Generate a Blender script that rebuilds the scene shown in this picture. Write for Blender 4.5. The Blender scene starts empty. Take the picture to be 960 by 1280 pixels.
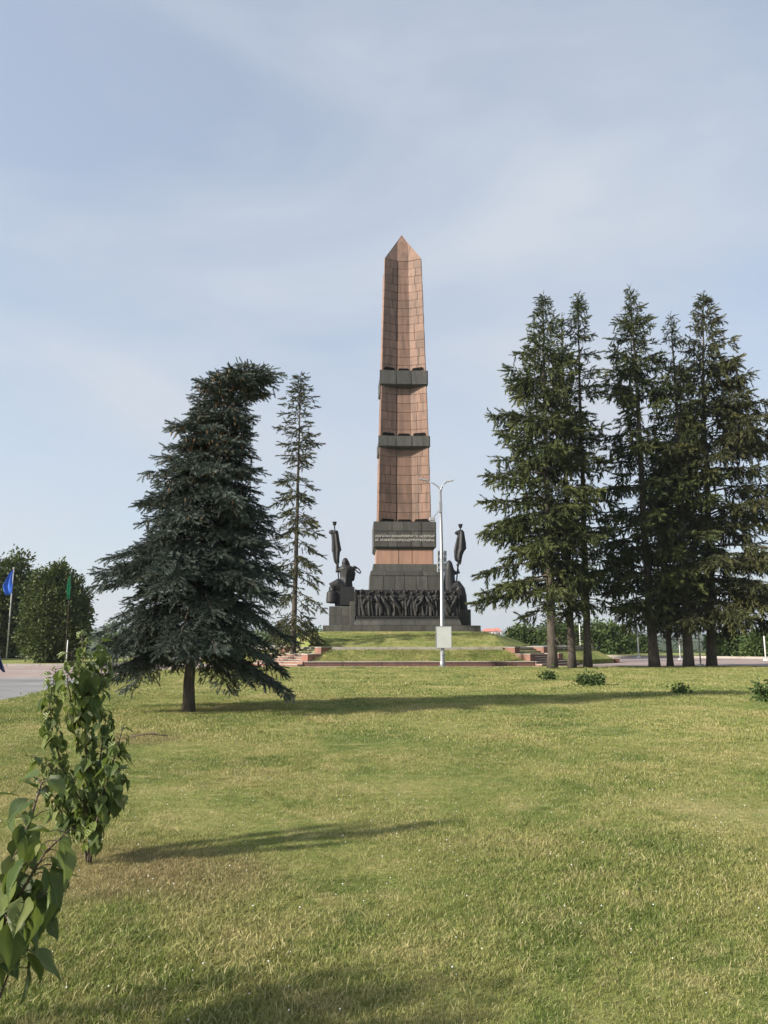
import bpy, math, random
import numpy as np
from mathutils import Vector, Matrix

R = math.radians
PITCH = R(9.7); FPX = 940.0; CAMZ = 1.6
SUN_EL = R(27.0); SUN_AZ = R(24.0)          # the sun stands to the left of and a little behind the viewer
S = bpy.context.scene
COL = S.collection

# ------------------------------------------------------------------ camera, sky, sun, exposure
cam = bpy.data.cameras.new('camera'); co = bpy.data.objects.new('camera', cam); COL.objects.link(co)
co.location = (0, 0, CAMZ); co.rotation_euler = (R(90) + PITCH, 0, 0)
cam.sensor_fit = 'VERTICAL'; cam.sensor_height = 36.0; cam.lens = 36.0 * FPX / 1280.0
cam.clip_start = 0.05; cam.clip_end = 20000
S.camera = co

w = bpy.data.worlds.new('World'); S.world = w; w.use_nodes = True
nt = w.node_tree; nt.nodes.clear()
wo = nt.nodes.new('ShaderNodeOutputWorld'); bg = nt.nodes.new('ShaderNodeBackground'); bg.inputs[1].default_value = 0.10
sky = nt.nodes.new('ShaderNodeTexSky'); sky.sky_type = 'NISHITA'; sky.sun_disc = False
sky.sun_elevation = SUN_EL; sky.sun_rotation = math.atan2(-math.cos(SUN_AZ), -math.sin(SUN_AZ))
sky.air_density = 1.0; sky.dust_density = 1.6; sky.ozone_density = 1.4
tc = nt.nodes.new('ShaderNodeTexCoord')
mp = nt.nodes.new('ShaderNodeMapping'); mp.inputs['Scale'].default_value = (1.0, 1.0, 2.2); mp.inputs['Rotation'].default_value = (0.2, 0.5, 0.3)
nz = nt.nodes.new('ShaderNodeTexNoise'); nz.inputs['Scale'].default_value = 1.7; nz.inputs['Detail'].default_value = 6; nz.inputs['Roughness'].default_value = 0.5; nz.inputs['Distortion'].default_value = 0.5
cr = nt.nodes.new('ShaderNodeMapRange'); cr.inputs[1].default_value = 0.38; cr.inputs[2].default_value = 0.68; cr.inputs[3].default_value = 0.46; cr.inputs[4].default_value = 1.0
mx = nt.nodes.new('ShaderNodeMix'); mx.data_type = 'RGBA'; mx.inputs[7].default_value = (2.90, 3.16, 3.56, 1)
L = nt.links.new
L(tc.outputs['Generated'], mp.inputs[0]); L(mp.outputs[0], nz.inputs['Vector']); L(nz.outputs[0], cr.inputs[0])
L(cr.outputs[0], mx.inputs[0]); L(sky.outputs[0], mx.inputs[6]); L(mx.outputs[2], bg.inputs[0]); L(bg.outputs[0], wo.inputs[0])

sl = bpy.data.lights.new('sun', 'SUN'); sl.energy = 4.1; sl.angle = R(2.5); sl.color = (1.0, 0.915, 0.79)
so = bpy.data.objects.new('sun', sl); COL.objects.link(so)
tosun = Vector((-math.cos(SUN_AZ) * math.cos(SUN_EL), -math.sin(SUN_AZ) * math.cos(SUN_EL), math.sin(SUN_EL)))
so.rotation_euler = tosun.to_track_quat('Z', 'Y').to_euler(); so.location = (-40, -20, 60)

S.view_settings.view_transform = 'Standard'; S.view_settings.look = 'None'
S.view_settings.exposure = 1.12; S.view_settings.gamma = 1.0; S.view_settings.use_curve_mapping = False
S.render.engine = 'CYCLES'; S.cycles.use_denoising = True
S.cycles.max_bounces = 6; S.cycles.diffuse_bounces = 3; S.cycles.glossy_bounces = 2; S.cycles.transmission_bounces = 4
S.cycles.transparent_max_bounces = 4; S.cycles.volume_bounces = 0
S.cycles.sample_clamp_indirect = 6.0

# ------------------------------------------------------------------ helpers
def dep(Y, z): return Y * math.cos(PITCH) + (z - CAMZ) * math.sin(PITCH)
def zat(py, Y): return CAMZ + Y * math.tan(PITCH + math.atan((640 - py) / FPX))
def ground_Y(py): return CAMZ / math.tan(-(PITCH + math.atan((640 - py) / FPX)))
def at(px, py, Y):
    z = zat(py, Y); return Vector(((px - 480) / FPX * dep(Y, z), Y, z))
def on_ground(px, py):
    Y = ground_Y(py); return Vector(((px - 480) / FPX * dep(Y, 0), Y, 0))

def tag(o, label=None, cat=None, group=None, kind=None):
    if label: o['label'] = label
    if cat: o['category'] = cat
    if group: o['group'] = group
    if kind: o['kind'] = kind
    return o
def empty(name, loc=(0, 0, 0), rz=0.0):
    o = bpy.data.objects.new(name, None); COL.objects.link(o); o.location = loc; o.rotation_euler = (0, 0, rz)
    o.empty_display_size = 0.2; return o
def link_mesh(name, me, mat=None, parent=None):
    o = bpy.data.objects.new(name, me); COL.objects.link(o)
    if mat and not me.materials: me.materials.append(mat)
    if parent: o.parent = parent
    return o

class MB:
    def __init__(s): s.v = []; s.f = []
    def add(s, vs, fs):
        b = len(s.v); s.v += [tuple(p) for p in vs]; s.f += [tuple(b + i for i in f) for f in fs]; return s
    def box(s, x0, x1, y0, y1, z0, z1):
        return s.hexa([(x0, y0, z0), (x1, y0, z0), (x1, y1, z0), (x0, y1, z0)], [(x0, y0, z1), (x1, y0, z1), (x1, y1, z1), (x0, y1, z1)])
    def hexa(s, lo, hi):
        n = len(lo)
        return s.add(list(lo) + list(hi), [tuple(range(n))[::-1], tuple(range(n, 2 * n))] + [(i, (i + 1) % n, n + (i + 1) % n, n + i) for i in range(n)])
    def tube(s, pts, rads, n=8, cap=True):
        pts = [Vector(p) for p in pts]; b = len(s.v); up = None
        for i, p in enumerate(pts):
            d = (pts[min(i + 1, len(pts) - 1)] - pts[max(i - 1, 0)]).normalized()
            a = d.cross(Vector((0.13, 0.31, 0.94)) if abs(d.z) < 0.9 else Vector((1, 0, 0))).normalized(); c = d.cross(a)
            for k in range(n):
                t = 2 * math.pi * k / n
                s.v.append(tuple(p + (a * math.cos(t) + c * math.sin(t)) * rads[i]))
        for i in range(len(pts) - 1):
            for k in range(n):
                s.f.append((b + i * n + k, b + i * n + (k + 1) % n, b + (i + 1) * n + (k + 1) % n, b + (i + 1) * n + k))
        if cap:
            s.f.append(tuple(b + k for k in range(n))[::-1]); e = b + (len(pts) - 1) * n; s.f.append(tuple(e + k for k in range(n)))
        return s
    def ball(s, c, r, n=10, m=7):
        rx, ry, rz = (r, r, r) if not hasattr(r, '__len__') else r
        vs = [(c[0], c[1], c[2] - rz)]; fs = []
        for j in range(1, m):
            t = math.pi * j / m
            for i in range(n):
                a = 2 * math.pi * i / n
                vs.append((c[0] + rx * math.sin(t) * math.cos(a), c[1] + ry * math.sin(t) * math.sin(a), c[2] - rz * math.cos(t)))
        vs.append((c[0], c[1], c[2] + rz)); e = len(vs) - 1
        for i in range(n):
            fs.append((0, 1 + (i + 1) % n, 1 + i)); fs.append((e, 1 + (m - 2) * n + i, 1 + (m - 2) * n + (i + 1) % n))
            for j in range(m - 2):
                fs.append((1 + j * n + i, 1 + j * n + (i + 1) % n, 1 + (j + 1) * n + (i + 1) % n, 1 + (j + 1) * n + i))
        return s.add(vs, fs)
    def loft(s, rings, cap=True):
        n = len(rings[0]); b = len(s.v)
        for r in rings: s.v += [tuple(p) for p in r]
        for i in range(len(rings) - 1):
            for k in range(n):
                s.f.append((b + i * n + k, b + i * n + (k + 1) % n, b + (i + 1) * n + (k + 1) % n, b + (i + 1) * n + k))
        if cap:
            s.f.append(tuple(b + k for k in range(n))[::-1]); e = b + (len(rings) - 1) * n; s.f.append(tuple(e + k for k in range(n)))
        return s
    def build(s, name, mat, parent=None, smooth=False, bevel=0.0, loc=None):
        me = bpy.data.meshes.new(name); me.from_pydata(s.v, [], s.f); me.update()
        if smooth: me.polygons.foreach_set('use_smooth', [True] * len(me.polygons))
        o = link_mesh(name, me, mat, parent)
        if loc: o.location = loc
        if bevel:
            m = o.modifiers.new('bevel', 'BEVEL'); m.width = bevel; m.segments = 2; m.limit_method = 'ANGLE'
        return o

def fuse(mb, voxel, smooth_it=4):
    """one continuous skin round overlapping shapes"""
    me = bpy.data.meshes.new('tmp'); me.from_pydata(mb.v, [], mb.f); o = bpy.data.objects.new('tmp', me); COL.objects.link(o)
    m = o.modifiers.new('r', 'REMESH'); m.mode = 'VOXEL'; m.voxel_size = voxel; m.use_smooth_shade = True
    if smooth_it:
        k = o.modifiers.new('s', 'SMOOTH'); k.factor = 0.5; k.iterations = smooth_it
    dg = bpy.context.evaluated_depsgraph_get(); dg.update()
    out = bpy.data.meshes.new_from_object(o.evaluated_get(dg)); bpy.data.objects.remove(o); bpy.data.meshes.remove(me)
    return out

def mesh_np(name, V, T, tone=None, nper=3):
    me = bpy.data.meshes.new(name); nv, nf = len(V), len(T)
    me.vertices.add(nv); me.vertices.foreach_set('co', np.ascontiguousarray(V, dtype=np.float32).ravel())
    me.loops.add(nf * nper); me.loops.foreach_set('vertex_index', np.ascontiguousarray(T, dtype=np.int32).ravel())
    me.polygons.add(nf); me.polygons.foreach_set('loop_start', np.arange(0, nf * nper, nper, dtype=np.int32))
    me.update(calc_edges=True)
    if tone is not None:
        a = me.attributes.new('tone', 'FLOAT', 'POINT'); a.data.foreach_set('value', np.ascontiguousarray(tone, dtype=np.float32))
    return me

def scatter(TV, TF, pos, dirs, roll, scale, tone, tvtone=None):
    """copies of one template (axis = +x) as plain arrays"""
    K = len(pos); d = dirs / np.linalg.norm(dirs, axis=1, keepdims=True)
    ref = np.tile(np.array([0.0, 0.0, 1.0]), (K, 1)); ref[np.abs(d[:, 2]) > 0.95] = (1, 0, 0)
    a = np.cross(ref, d); a /= np.linalg.norm(a, axis=1, keepdims=True); b = np.cross(d, a)
    c, s = np.cos(roll)[:, None], np.sin(roll)[:, None]
    a2 = a * c + b * s; b2 = b * c - a * s
    V = (TV[None, :, 0, None] * d[:, None] + TV[None, :, 1, None] * a2[:, None] + TV[None, :, 2, None] * b2[:, None]) * scale[:, None, None] + pos[:, None]
    F = TF[None] + (np.arange(K) * len(TV))[:, None, None]
    t = np.repeat(tone[:, None], len(TV), 1)
    if tvtone is not None: t = t + tvtone[None]
    return V.reshape(-1, 3), F.reshape(-1, TF.shape[1]), t.ravel()

# ------------------------------------------------------------------ materials
class NT:
    def __init__(s, name):
        s.m = bpy.data.materials.new(name); s.m.use_nodes = True; s.t = s.m.node_tree; s.t.nodes.clear()
        s.out = s.n('ShaderNodeOutputMaterial'); s.p = s.n('ShaderNodeBsdfPrincipled'); s.l(s.p.outputs[0], s.out.inputs[0])
        s.p.inputs['Roughness'].default_value = 0.8
    def n(s, k, **kw):
        x = s.t.nodes.new(k)
        for a, b in kw.items(): setattr(x, a, b)
        return x
    def l(s, a, b): s.t.links.new(a, b)
    def pos(s): return s.n('ShaderNodeNewGeometry').outputs['Position']
    def noise(s, vec, scale, detail=4, rough=0.55, sc=None, dist=0.0):
        if sc:
            m = s.n('ShaderNodeMapping'); m.inputs['Scale'].default_value = sc; s.l(vec, m.inputs[0]); vec = m.outputs[0]
        x = s.n('ShaderNodeTexNoise'); x.inputs['Scale'].default_value = scale; x.inputs['Detail'].default_value = detail
        x.inputs['Roughness'].default_value = rough; x.inputs['Distortion'].default_value = dist; s.l(vec, x.inputs['Vector']); return x.outputs[0]
    def ramp(s, fac, stops):
        r = s.n('ShaderNodeValToRGB'); e = r.color_ramp.elements
        while len(e) < len(stops): e.new(0.5)
        for i, (p, c) in enumerate(stops): e[i].position = p; e[i].color = (*c, 1)
        s.l(fac, r.inputs[0]); return r.outputs[0]
    def mix(s, fac, a, b, mode='MIX'):
        x = s.n('ShaderNodeMix', data_type='RGBA', blend_type=mode)
        for v, i in ((fac, 0), (a, 6), (b, 7)):
            if isinstance(v, (int, float)): x.inputs[i].default_value = v
            elif isinstance(v, tuple): x.inputs[i].default_value = (*v, 1)
            else: s.l(v, x.inputs[i])
        return x.outputs[2]
    def rng(s, v, a, b, c, d):
        x = s.n('ShaderNodeMapRange'); s.l(v, x.inputs[0])
        for i, q in enumerate((a, b, c, d)): x.inputs[i + 1].default_value = q
        return x.outputs[0]
    def math(s, op, a, b):
        x = s.n('ShaderNodeMath', operation=op)
        for i, v in ((0, a), (1, b)):
            if isinstance(v, (int, float)): x.inputs[i].default_value = v
            else: s.l(v, x.inputs[i])
        return x.outputs[0]
    def bump(s, h, strength=0.3, dist=0.02):
        b = s.n('ShaderNodeBump'); b.inputs['Strength'].default_value = strength; b.inputs['Distance'].default_value = dist
        s.l(h, b.inputs['Height']); s.l(b.outputs[0], s.p.inputs['Normal'])
    def col(s, c):
        if isinstance(c, tuple): s.p.inputs['Base Color'].default_value = (*c, 1)
        else: s.l(c, s.p.inputs['Base Color'])
    def rough(s, r): s.p.inputs['Roughness'].default_value = r
    def spec(s, r): s.p.inputs['Specular IOR Level'].default_value = r

def granite(name, c0, c1, stain, rough=0.6, obj_var=0.25):
    m = NT(name); p = m.pos()
    grain = m.noise(p, 9.0, 5, 0.7); big = m.noise(p, 0.55, 5, 0.6); streak = m.noise(p, 1.0, 5, 0.65, (2.6, 2.6, 0.28))
    c = m.ramp(grain, [(0.3, c0), (0.7, c1)])
    oi = m.n('ShaderNodeObjectInfo').outputs['Random']
    dark = tuple(0.62 * x for x in c0)
    c = m.mix(m.rng(oi, 0, 1, 0.0, obj_var * 2), c, dark)
    c = m.mix(m.rng(streak, 0.44, 0.68, 0, 0.85), c, stain)
    c = m.mix(m.rng(big, 0.42, 0.70, 0, 0.5), c, stain)
    m.col(c); m.rough(rough); m.spec(0.35); m.bump(grain, 0.25, 0.01); return m.m
def flat(name, c, rough=0.6, metal=0.0, var=0.25, scale=4.0):
    m = NT(name); n = m.noise(m.pos(), scale, 5, 0.6)
    m.col(m.ramp(n, [(0.25, tuple(x * (1 - var) for x in c)), (0.75, tuple(min(1, x * (1 + var)) for x in c))]))
    m.rough(rough); m.p.inputs['Metallic'].default_value = metal; m.bump(n, 0.1, 0.01); return m.m

M = {}
M['pink'] = granite('pink_granite', (0.250, 0.147, 0.106), (0.33, 0.205, 0.152), (0.105, 0.074, 0.056), 0.55, 0.22)
M['pinkclean'] = granite('clean_pink_granite', (0.36, 0.205, 0.145), (0.44, 0.265, 0.19), (0.27, 0.17, 0.125), 0.55, 0.05)
M['pinkred'] = granite('red_granite', (0.24, 0.105, 0.075), (0.33, 0.165, 0.12), (0.16, 0.09, 0.07), 0.6, 0.2)
M['dark'] = granite('dark_granite', (0.072, 0.070, 0.062), (0.155, 0.150, 0.134), (0.045, 0.043, 0.039), 0.6, 0.34)
M['kerbred'] = granite('dark_red_granite', (0.13, 0.062, 0.048), (0.19, 0.095, 0.075), (0.09, 0.055, 0.045), 0.6, 0.2)
M['joint'] = flat('joint_mortar', (0.10, 0.07, 0.055), 0.9)
M['darkjoint'] = flat('dark_joint_mortar', (0.035, 0.035, 0.032), 0.9)
M['bronze'] = flat('dark_bronze', (0.011, 0.0115, 0.013), 0.6, 0.1, 0.45, 5.0)
M['iron'] = flat('relief_iron', (0.0150, 0.0145, 0.0138), 0.7, 0.1, 0.45, 5.0)
M['letter'] = flat('pale_letters', (0.50, 0.47, 0.43), 0.5)
M['void'] = flat('slot_and_shadow_black', (0.012, 0.011, 0.010), 0.9)
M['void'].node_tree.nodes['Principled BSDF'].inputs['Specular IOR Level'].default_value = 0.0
M['pale'] = granite('pale_stone', (0.36, 0.33, 0.29), (0.47, 0.43, 0.38), (0.26, 0.23, 0.20), 0.8, 0.15)
M['steel'] = flat('galvanised_steel', (0.33, 0.34, 0.35), 0.45, 0.6, 0.12, 8.0)
M['whitemetal'] = flat('white_painted_metal', (0.72, 0.72, 0.70), 0.5, 0.0, 0.08)
M['signback'] = flat('sign_plate', (0.60, 0.61, 0.60), 0.42, 0.35, 0.12, 1.4)
M['lampgrey'] = flat('lamp_grey', (0.35, 0.36, 0.37), 0.5, 0.3)
M['blueflag'] = flat('blue_flag_cloth', (0.03, 0.13, 0.62), 0.8, 0, 0.15)
M['greenflag'] = flat('green_flag_cloth', (0.02, 0.30, 0.14), 0.8, 0, 0.15)
M['navyflag'] = flat('navy_flag_cloth', (0.02, 0.03, 0.10), 0.8, 0, 0.15)
M['woodpole'] = flat('grey_pole', (0.42, 0.42, 0.40), 0.6)
M['housewall'] = flat('cream_wall', (0.68, 0.60, 0.52), 0.9)
M['houseroof'] = flat('red_roof', (0.50, 0.17, 0.12), 0.8)
M['glass'] = flat('dark_window', (0.05, 0.06, 0.08), 0.2)

def bark(name, c0, c1):
    m = NT(name); p = m.pos(); n = m.noise(p, 9, 6, 0.7, (1, 1, 0.28)); b = m.noise(p, 1.2, 3)
    c = m.ramp(n, [(0.3, c0), (0.72, c1)]); m.col(m.mix(m.rng(b, 0.4, 0.7, 0, 0.4), c, (0.07, 0.068, 0.05)))
    m.rough(0.95); m.bump(n, 0.9, 0.05); return m.m
M['bark'] = bark('spruce_bark', (0.030, 0.024, 0.020), (0.115, 0.092, 0.074))
M['bark2'] = bark('sapling_bark', (0.06, 0.04, 0.03), (0.15, 0.11, 0.085))

def foliage(name, stops, rough=0.65, spec=0.25, patch=None, trans=0.0, tcol=(0.12, 0.16, 0.03)):
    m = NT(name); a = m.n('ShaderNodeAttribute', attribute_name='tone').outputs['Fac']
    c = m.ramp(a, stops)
    if patch:
        c = m.mix(m.rng(m.noise(m.pos(), patch[0], 2), 0.5, 0.72, 0, patch[1]), c, patch[2])
    m.col(c); m.rough(rough); m.spec(spec)
    if trans:
        t = m.n('ShaderNodeBsdfTranslucent'); t.inputs[0].default_value = (*tcol, 1)
        x = m.n('ShaderNodeMixShader'); x.inputs[0].default_value = trans
        m.l(m.p.outputs[0], x.inputs[1]); m.l(t.outputs[0], x.inputs[2]); m.l(x.outputs[0], m.out.inputs[0])
    return m.m
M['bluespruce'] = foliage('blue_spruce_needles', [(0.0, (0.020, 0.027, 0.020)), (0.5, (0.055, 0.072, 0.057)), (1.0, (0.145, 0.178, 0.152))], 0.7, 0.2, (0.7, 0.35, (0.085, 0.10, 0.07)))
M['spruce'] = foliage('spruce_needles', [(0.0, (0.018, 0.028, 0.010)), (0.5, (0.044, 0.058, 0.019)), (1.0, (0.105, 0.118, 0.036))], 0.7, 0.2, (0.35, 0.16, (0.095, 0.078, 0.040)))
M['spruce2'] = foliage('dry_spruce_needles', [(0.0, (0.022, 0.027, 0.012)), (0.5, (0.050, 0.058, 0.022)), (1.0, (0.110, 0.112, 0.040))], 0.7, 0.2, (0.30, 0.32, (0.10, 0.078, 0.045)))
M['cone'] = flat('spruce_cone', (0.20, 0.125, 0.065), 0.8, 0, 0.4, 3.0)
M['treeleaf'] = foliage('tree_leaves', [(0.0, (0.028, 0.042, 0.014)), (0.5, (0.070, 0.094, 0.030)), (1.0, (0.135, 0.160, 0.052))], 0.65, 0.25, None, 0.12)
M['bushleaf'] = foliage('bush_leaves', [(0.0, (0.030, 0.052, 0.016)), (0.5, (0.065, 0.105, 0.032)), (1.0, (0.115, 0.165, 0.050))], 0.65, 0.25, None, 0.15)

def leafmat():
    m = NT('lilac_leaf'); oi = m.n('ShaderNodeObjectInfo').outputs['Random']
    c = m.ramp(oi, [(0.0, (0.040, 0.072, 0.020)), (0.40, (0.090, 0.136, 0.035)), (0.85, (0.17, 0.21, 0.060)), (1.0, (0.24, 0.25, 0.10))])
    tcn = m.n('ShaderNodeTexCoord').outputs['Object']
    v = m.n('ShaderNodeTexWave', wave_type='BANDS', bands_direction='DIAGONAL'); v.inputs['Scale'].default_value = 22.0; v.inputs['Distortion'].default_value = 1.0; m.l(tcn, v.inputs[0])
    sx = m.n('ShaderNodeSeparateXYZ'); m.l(tcn, sx.inputs[0]); ab = m.math('ABSOLUTE', sx.outputs[1], 0.0)
    rib = m.rng(ab, 0.0, 0.028, 0.55, 0.0)
    c = m.mix(rib, c, (0.16, 0.21, 0.08)); c = m.mix(m.rng(v.outputs[1], 0.88, 1.0, 0.0, 0.22), c, (0.12, 0.17, 0.06))
    m.col(c); m.rough(0.45); m.spec(0.4); m.bump(m.math('ADD', v.outputs[1], m.noise(tcn, 6.0, 3)), 0.5, 0.05)
    t = m.n('ShaderNodeBsdfTranslucent'); t.inputs[0].default_value = (0.28, 0.38, 0.07, 1)
    x = m.n('ShaderNodeMixShader'); x.inputs[0].default_value = 0.16
    m.l(m.p.outputs[0], x.inputs[1]); m.l(t.outputs[0], x.inputs[2]); m.l(x.outputs[0], m.out.inputs[0]); return m.m
M['lilac'] = leafmat()

def grass_colour(m, blade):
    p = m.pos()
    sp = m.n('ShaderNodeSeparateXYZ'); m.l(p, sp.inputs[0]); cb = m.n('ShaderNodeCombineXYZ'); m.l(sp.outputs[0], cb.inputs[0]); m.l(sp.outputs[1], cb.inputs[1]); p = cb.outputs[0]
    a = m.noise(p, 0.45, 5, 0.62, None, 0.4); b = m.noise(p, 1.9, 6, 0.68); e = m.noise(p, 6.5, 4, 0.65); d = m.noise(p, 0.13, 3, 0.5)
    c = m.ramp(a, [(0.36, (0.135, 0.195, 0.042)), (0.48, (0.270, 0.300, 0.084)), (0.57, (0.37, 0.355, 0.13)), (0.68, (0.52, 0.44, 0.215))])
    c = m.mix(m.rng(b, 0.52, 0.64, 0, 0.8), c, (0.48, 0.42, 0.19))
    c = m.mix(m.rng(b, 0.34, 0.46, 0.7, 0.0), c, (0.125, 0.190, 0.040)); c = m.mix(m.rng(d, 0.5, 0.66, 0, 0.45), c, (0.170, 0.245, 0.055))
    c = m.mix(m.rng(e, 0.54, 0.68, 0, 0.6), c, (0.155, 0.225, 0.050)); c = m.mix(m.rng(e, 0.30, 0.44, 0.55, 0.0), c, (0.50, 0.43, 0.20))
    # trodden dry earth round the saplings and the stump
    for (x, y, r) in ((-2.0, 5.5, 0.75), (-1.2, 5.35, 0.6), (-3.85, 12.4, 0.8)):
        v = m.n('ShaderNodeVectorMath', operation='DISTANCE'); m.l(p, v.inputs[0]); v.inputs[1].default_value = (x, y, 0)
        dd = m.math('ADD', v.outputs['Value'], m.math('MULTIPLY', b, 0.9))
        c = m.mix(m.rng(dd, r * 0.55 + 0.45, r + 0.55, 0.55, 0.0), c, (0.36, 0.255, 0.15))
    if blade:
        oi = m.n('ShaderNodeAttribute', attribute_name='tone').outputs['Fac']
        c = m.mix(m.rng(oi, 0.0, 0.5, 0.75, 0.0), c, tuple((0.065, 0.100, 0.025)))
        c = m.mix(m.rng(oi, 0.72, 1.0, 0.0, 0.95), c, (0.58, 0.51, 0.29))
    return c, a, b
def grassmats():
    m = NT('grass_ground'); c, a, b = grass_colour(m, False); p = m.pos()
    f = m.noise(p, 26, 5, 0.75); f2 = m.noise(p, 7, 4, 0.7)
    c = m.mix(m.rng(f, 0.38, 0.60, 0.8, 0.0), c, (0.155, 0.175, 0.058)); c = m.mix(m.rng(f2, 0.5, 0.75, 0, 0.3), c, (0.33, 0.29, 0.14))
    m.col(c); m.rough(0.95); m.spec(0.1); m.bump(f, 0.9, 0.06); M['lawn'] = m.m
    m = NT('grass_blades'); c, a, b = grass_colour(m, True); m.col(c); m.rough(0.7); m.spec(0.2)
    t = m.n('ShaderNodeBsdfTranslucent'); m.l(c, t.inputs[0]); x = m.n('ShaderNodeMixShader'); x.inputs[0].default_value = 0.33
    m.l(m.p.outputs[0], x.inputs[1]); m.l(t.outputs[0], x.inputs[2]); m.l(x.outputs[0], m.out.inputs[0]); M['blade'] = m.m
grassmats()
def pavemats():
    m = NT('brick_paving'); p = m.pos(); b = m.n('ShaderNodeTexBrick'); b.inputs['Scale'].default_value = 1.0
    b.inputs['Color1'].default_value = (0.25, 0.165, 0.145, 1); b.inputs['Color2'].default_value = (0.30, 0.225, 0.20, 1); b.inputs['Mortar'].default_value = (0.22, 0.185, 0.165, 1)
    b.inputs['Brick Width'].default_value = 0.4; b.inputs['Row Height'].default_value = 0.2; b.inputs['Mortar Size'].default_value = 0.012; m.l(p, b.inputs['Vector'])
    n = m.noise(p, 0.35, 5, 0.6); c = m.mix(m.rng(n, 0.4, 0.7, 0, 0.7), b.outputs[0], (0.32, 0.29, 0.275)); m.col(c); m.rough(0.85); M['paving'] = m.m
    m = NT('worn_asphalt'); p = m.pos(); n = m.noise(p, 0.5, 6, 0.65); g = m.noise(p, 30, 3); s = m.noise(p, 0.6, 4, 0.6, (0.25, 1.3, 1))
    c = m.ramp(n, [(0.3, (0.15, 0.15, 0.15)), (0.7, (0.25, 0.245, 0.24))]); c = m.mix(m.rng(s, 0.5, 0.62, 0, 0.55), c, (0.10, 0.10, 0.105))
    m.col(m.mix(0.25, c, m.ramp(g, [(0.3, (0.1, 0.1, 0.1)), (0.7, (0.32, 0.31, 0.3))]))); m.rough(0.9); M['asphalt'] = m.m
    m = NT('far_ground'); p = m.pos(); n = m.noise(p, 0.02, 6, 0.7); q = m.noise(p, 0.09, 4, 0.7)
    c = m.ramp(n, [(0.35, (0.035, 0.055, 0.022)), (0.55, (0.055, 0.075, 0.03)), (0.72, (0.12, 0.13, 0.06))]); m.col(m.mix(m.rng(q, 0.4, 0.7, 0, 0.6), c, (0.03, 0.045, 0.02))); m.rough(1.0); m.spec(0.05); M['farground'] = m.m
pavemats()

rng = np.random.default_rng(7); random.seed(7)

# ------------------------------------------------------------------ the ground, plaza, road, lawn
def sheet(name, pts, z, mat, parent=None):
    mb = MB(); mb.add([(x, y, z) for x, y in pts], [tuple(range(len(pts)))]); o = mb.build(name, mat, parent); return o
def terrain():
    # one sheet to the horizon: flat under the hilltop, falling to the valley, rising to wooded hills far away
    rs = [0, 60, 110, 140, 180, 240, 320, 430, 580, 780, 1050, 1400, 1900, 2500, 3100, 3700, 4300, 5000, 6000]; na = 140
    V = []; F = []
    for r in rs:
        for k in range(na):
            t = 2 * math.pi * k / na; x, y = r * math.cos(t), 30 + r * math.sin(t)
            if r <= 110: z = -0.03
            elif r <= 430: z = -0.03 - 14 * ((r - 110) / 320)
            elif r <= 780: z = -14 + 15 * (r - 430) / 350
            else:
                h = 0.55 + 0.25 * math.sin(3.0 * t + 0.6) + 0.18 * math.sin(7.3 * t + r * 0.0007) + 0.10 * math.sin(17 * t + 1.0 + r * 0.002)
                z = 1 + min(1, (r - 780) / 3000) ** 1.1 * 105 * max(0.15, h) + 6 * math.sin(31 * t + r)
            V.append((x, y, z))
    for i in range(len(rs) - 1):
        for k in range(na):
            a, b = i * na + k, i * na + (k + 1) % na
            F.append((a, a + na, b + na, b))
    me = bpy.data.meshes.new('ground'); me.from_pydata(V, [], F); me.polygons.foreach_set('use_smooth', [True] * len(F)); me.update()
    tag(link_mesh('ground', me, M['farground']), 'wooded valley ground falling away and rising to hazy hills', kind='structure')
terrain()
plaza = sheet('plaza', [(-70, 6), (70, 6), (70, 74), (40, 77), (0, 79), (-40, 80), (-70, 80)], 0.0, M['paving']); tag(plaza, 'red and grey paved plaza around the monument', kind='structure')
road = sheet('road', [(-70, 8), (-8, 8), (-9.0, 33), (-70, 35.5)], 0.005, M['asphalt']); tag(road, 'worn grey asphalt road at the left of the lawn', kind='structure')
LAWN = [(-40, -12), (-40, 6), (-14, 12), (-10.6, 16.5), (-9.9, 20), (-11.0, 27.3), (-12.3, 37), (-11.5, 43), (-7, 45.4), (0, 45.7), (9.5, 45.8), (20, 46.8), (33, 47.5), (50, 47), (50, -12)]
def lawn_mesh():
    mb = MB(); n = len(LAWN)
    mb.add([(x, y, -0.02) for x, y in LAWN] + [(x, y, 0.05) for x, y in LAWN], [(i, n + i, n + (i + 1) % n, (i + 1) % n) for i in range(n)] + [tuple(range(n, 2 * n))[::-1]])
    o = mb.build('lawn', M['lawn']); tag(o, 'mown lawn with green and dry patches', kind='structure')
lawn_mesh()
LZ = 0.05
def in_poly(x, y, poly):
    c = np.zeros(len(x), bool); n = len(poly)
    for i in range(n):
        x0, y0 = poly[i]; x1, y1 = poly[i - 1]
        k = ((y0 > y) != (y1 > y)); c ^= k & (x < (x1 - x0) * (y - y0) / ((y1 - y0) if y1 != y0 else 1e-9) + x0)
    return c

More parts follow.
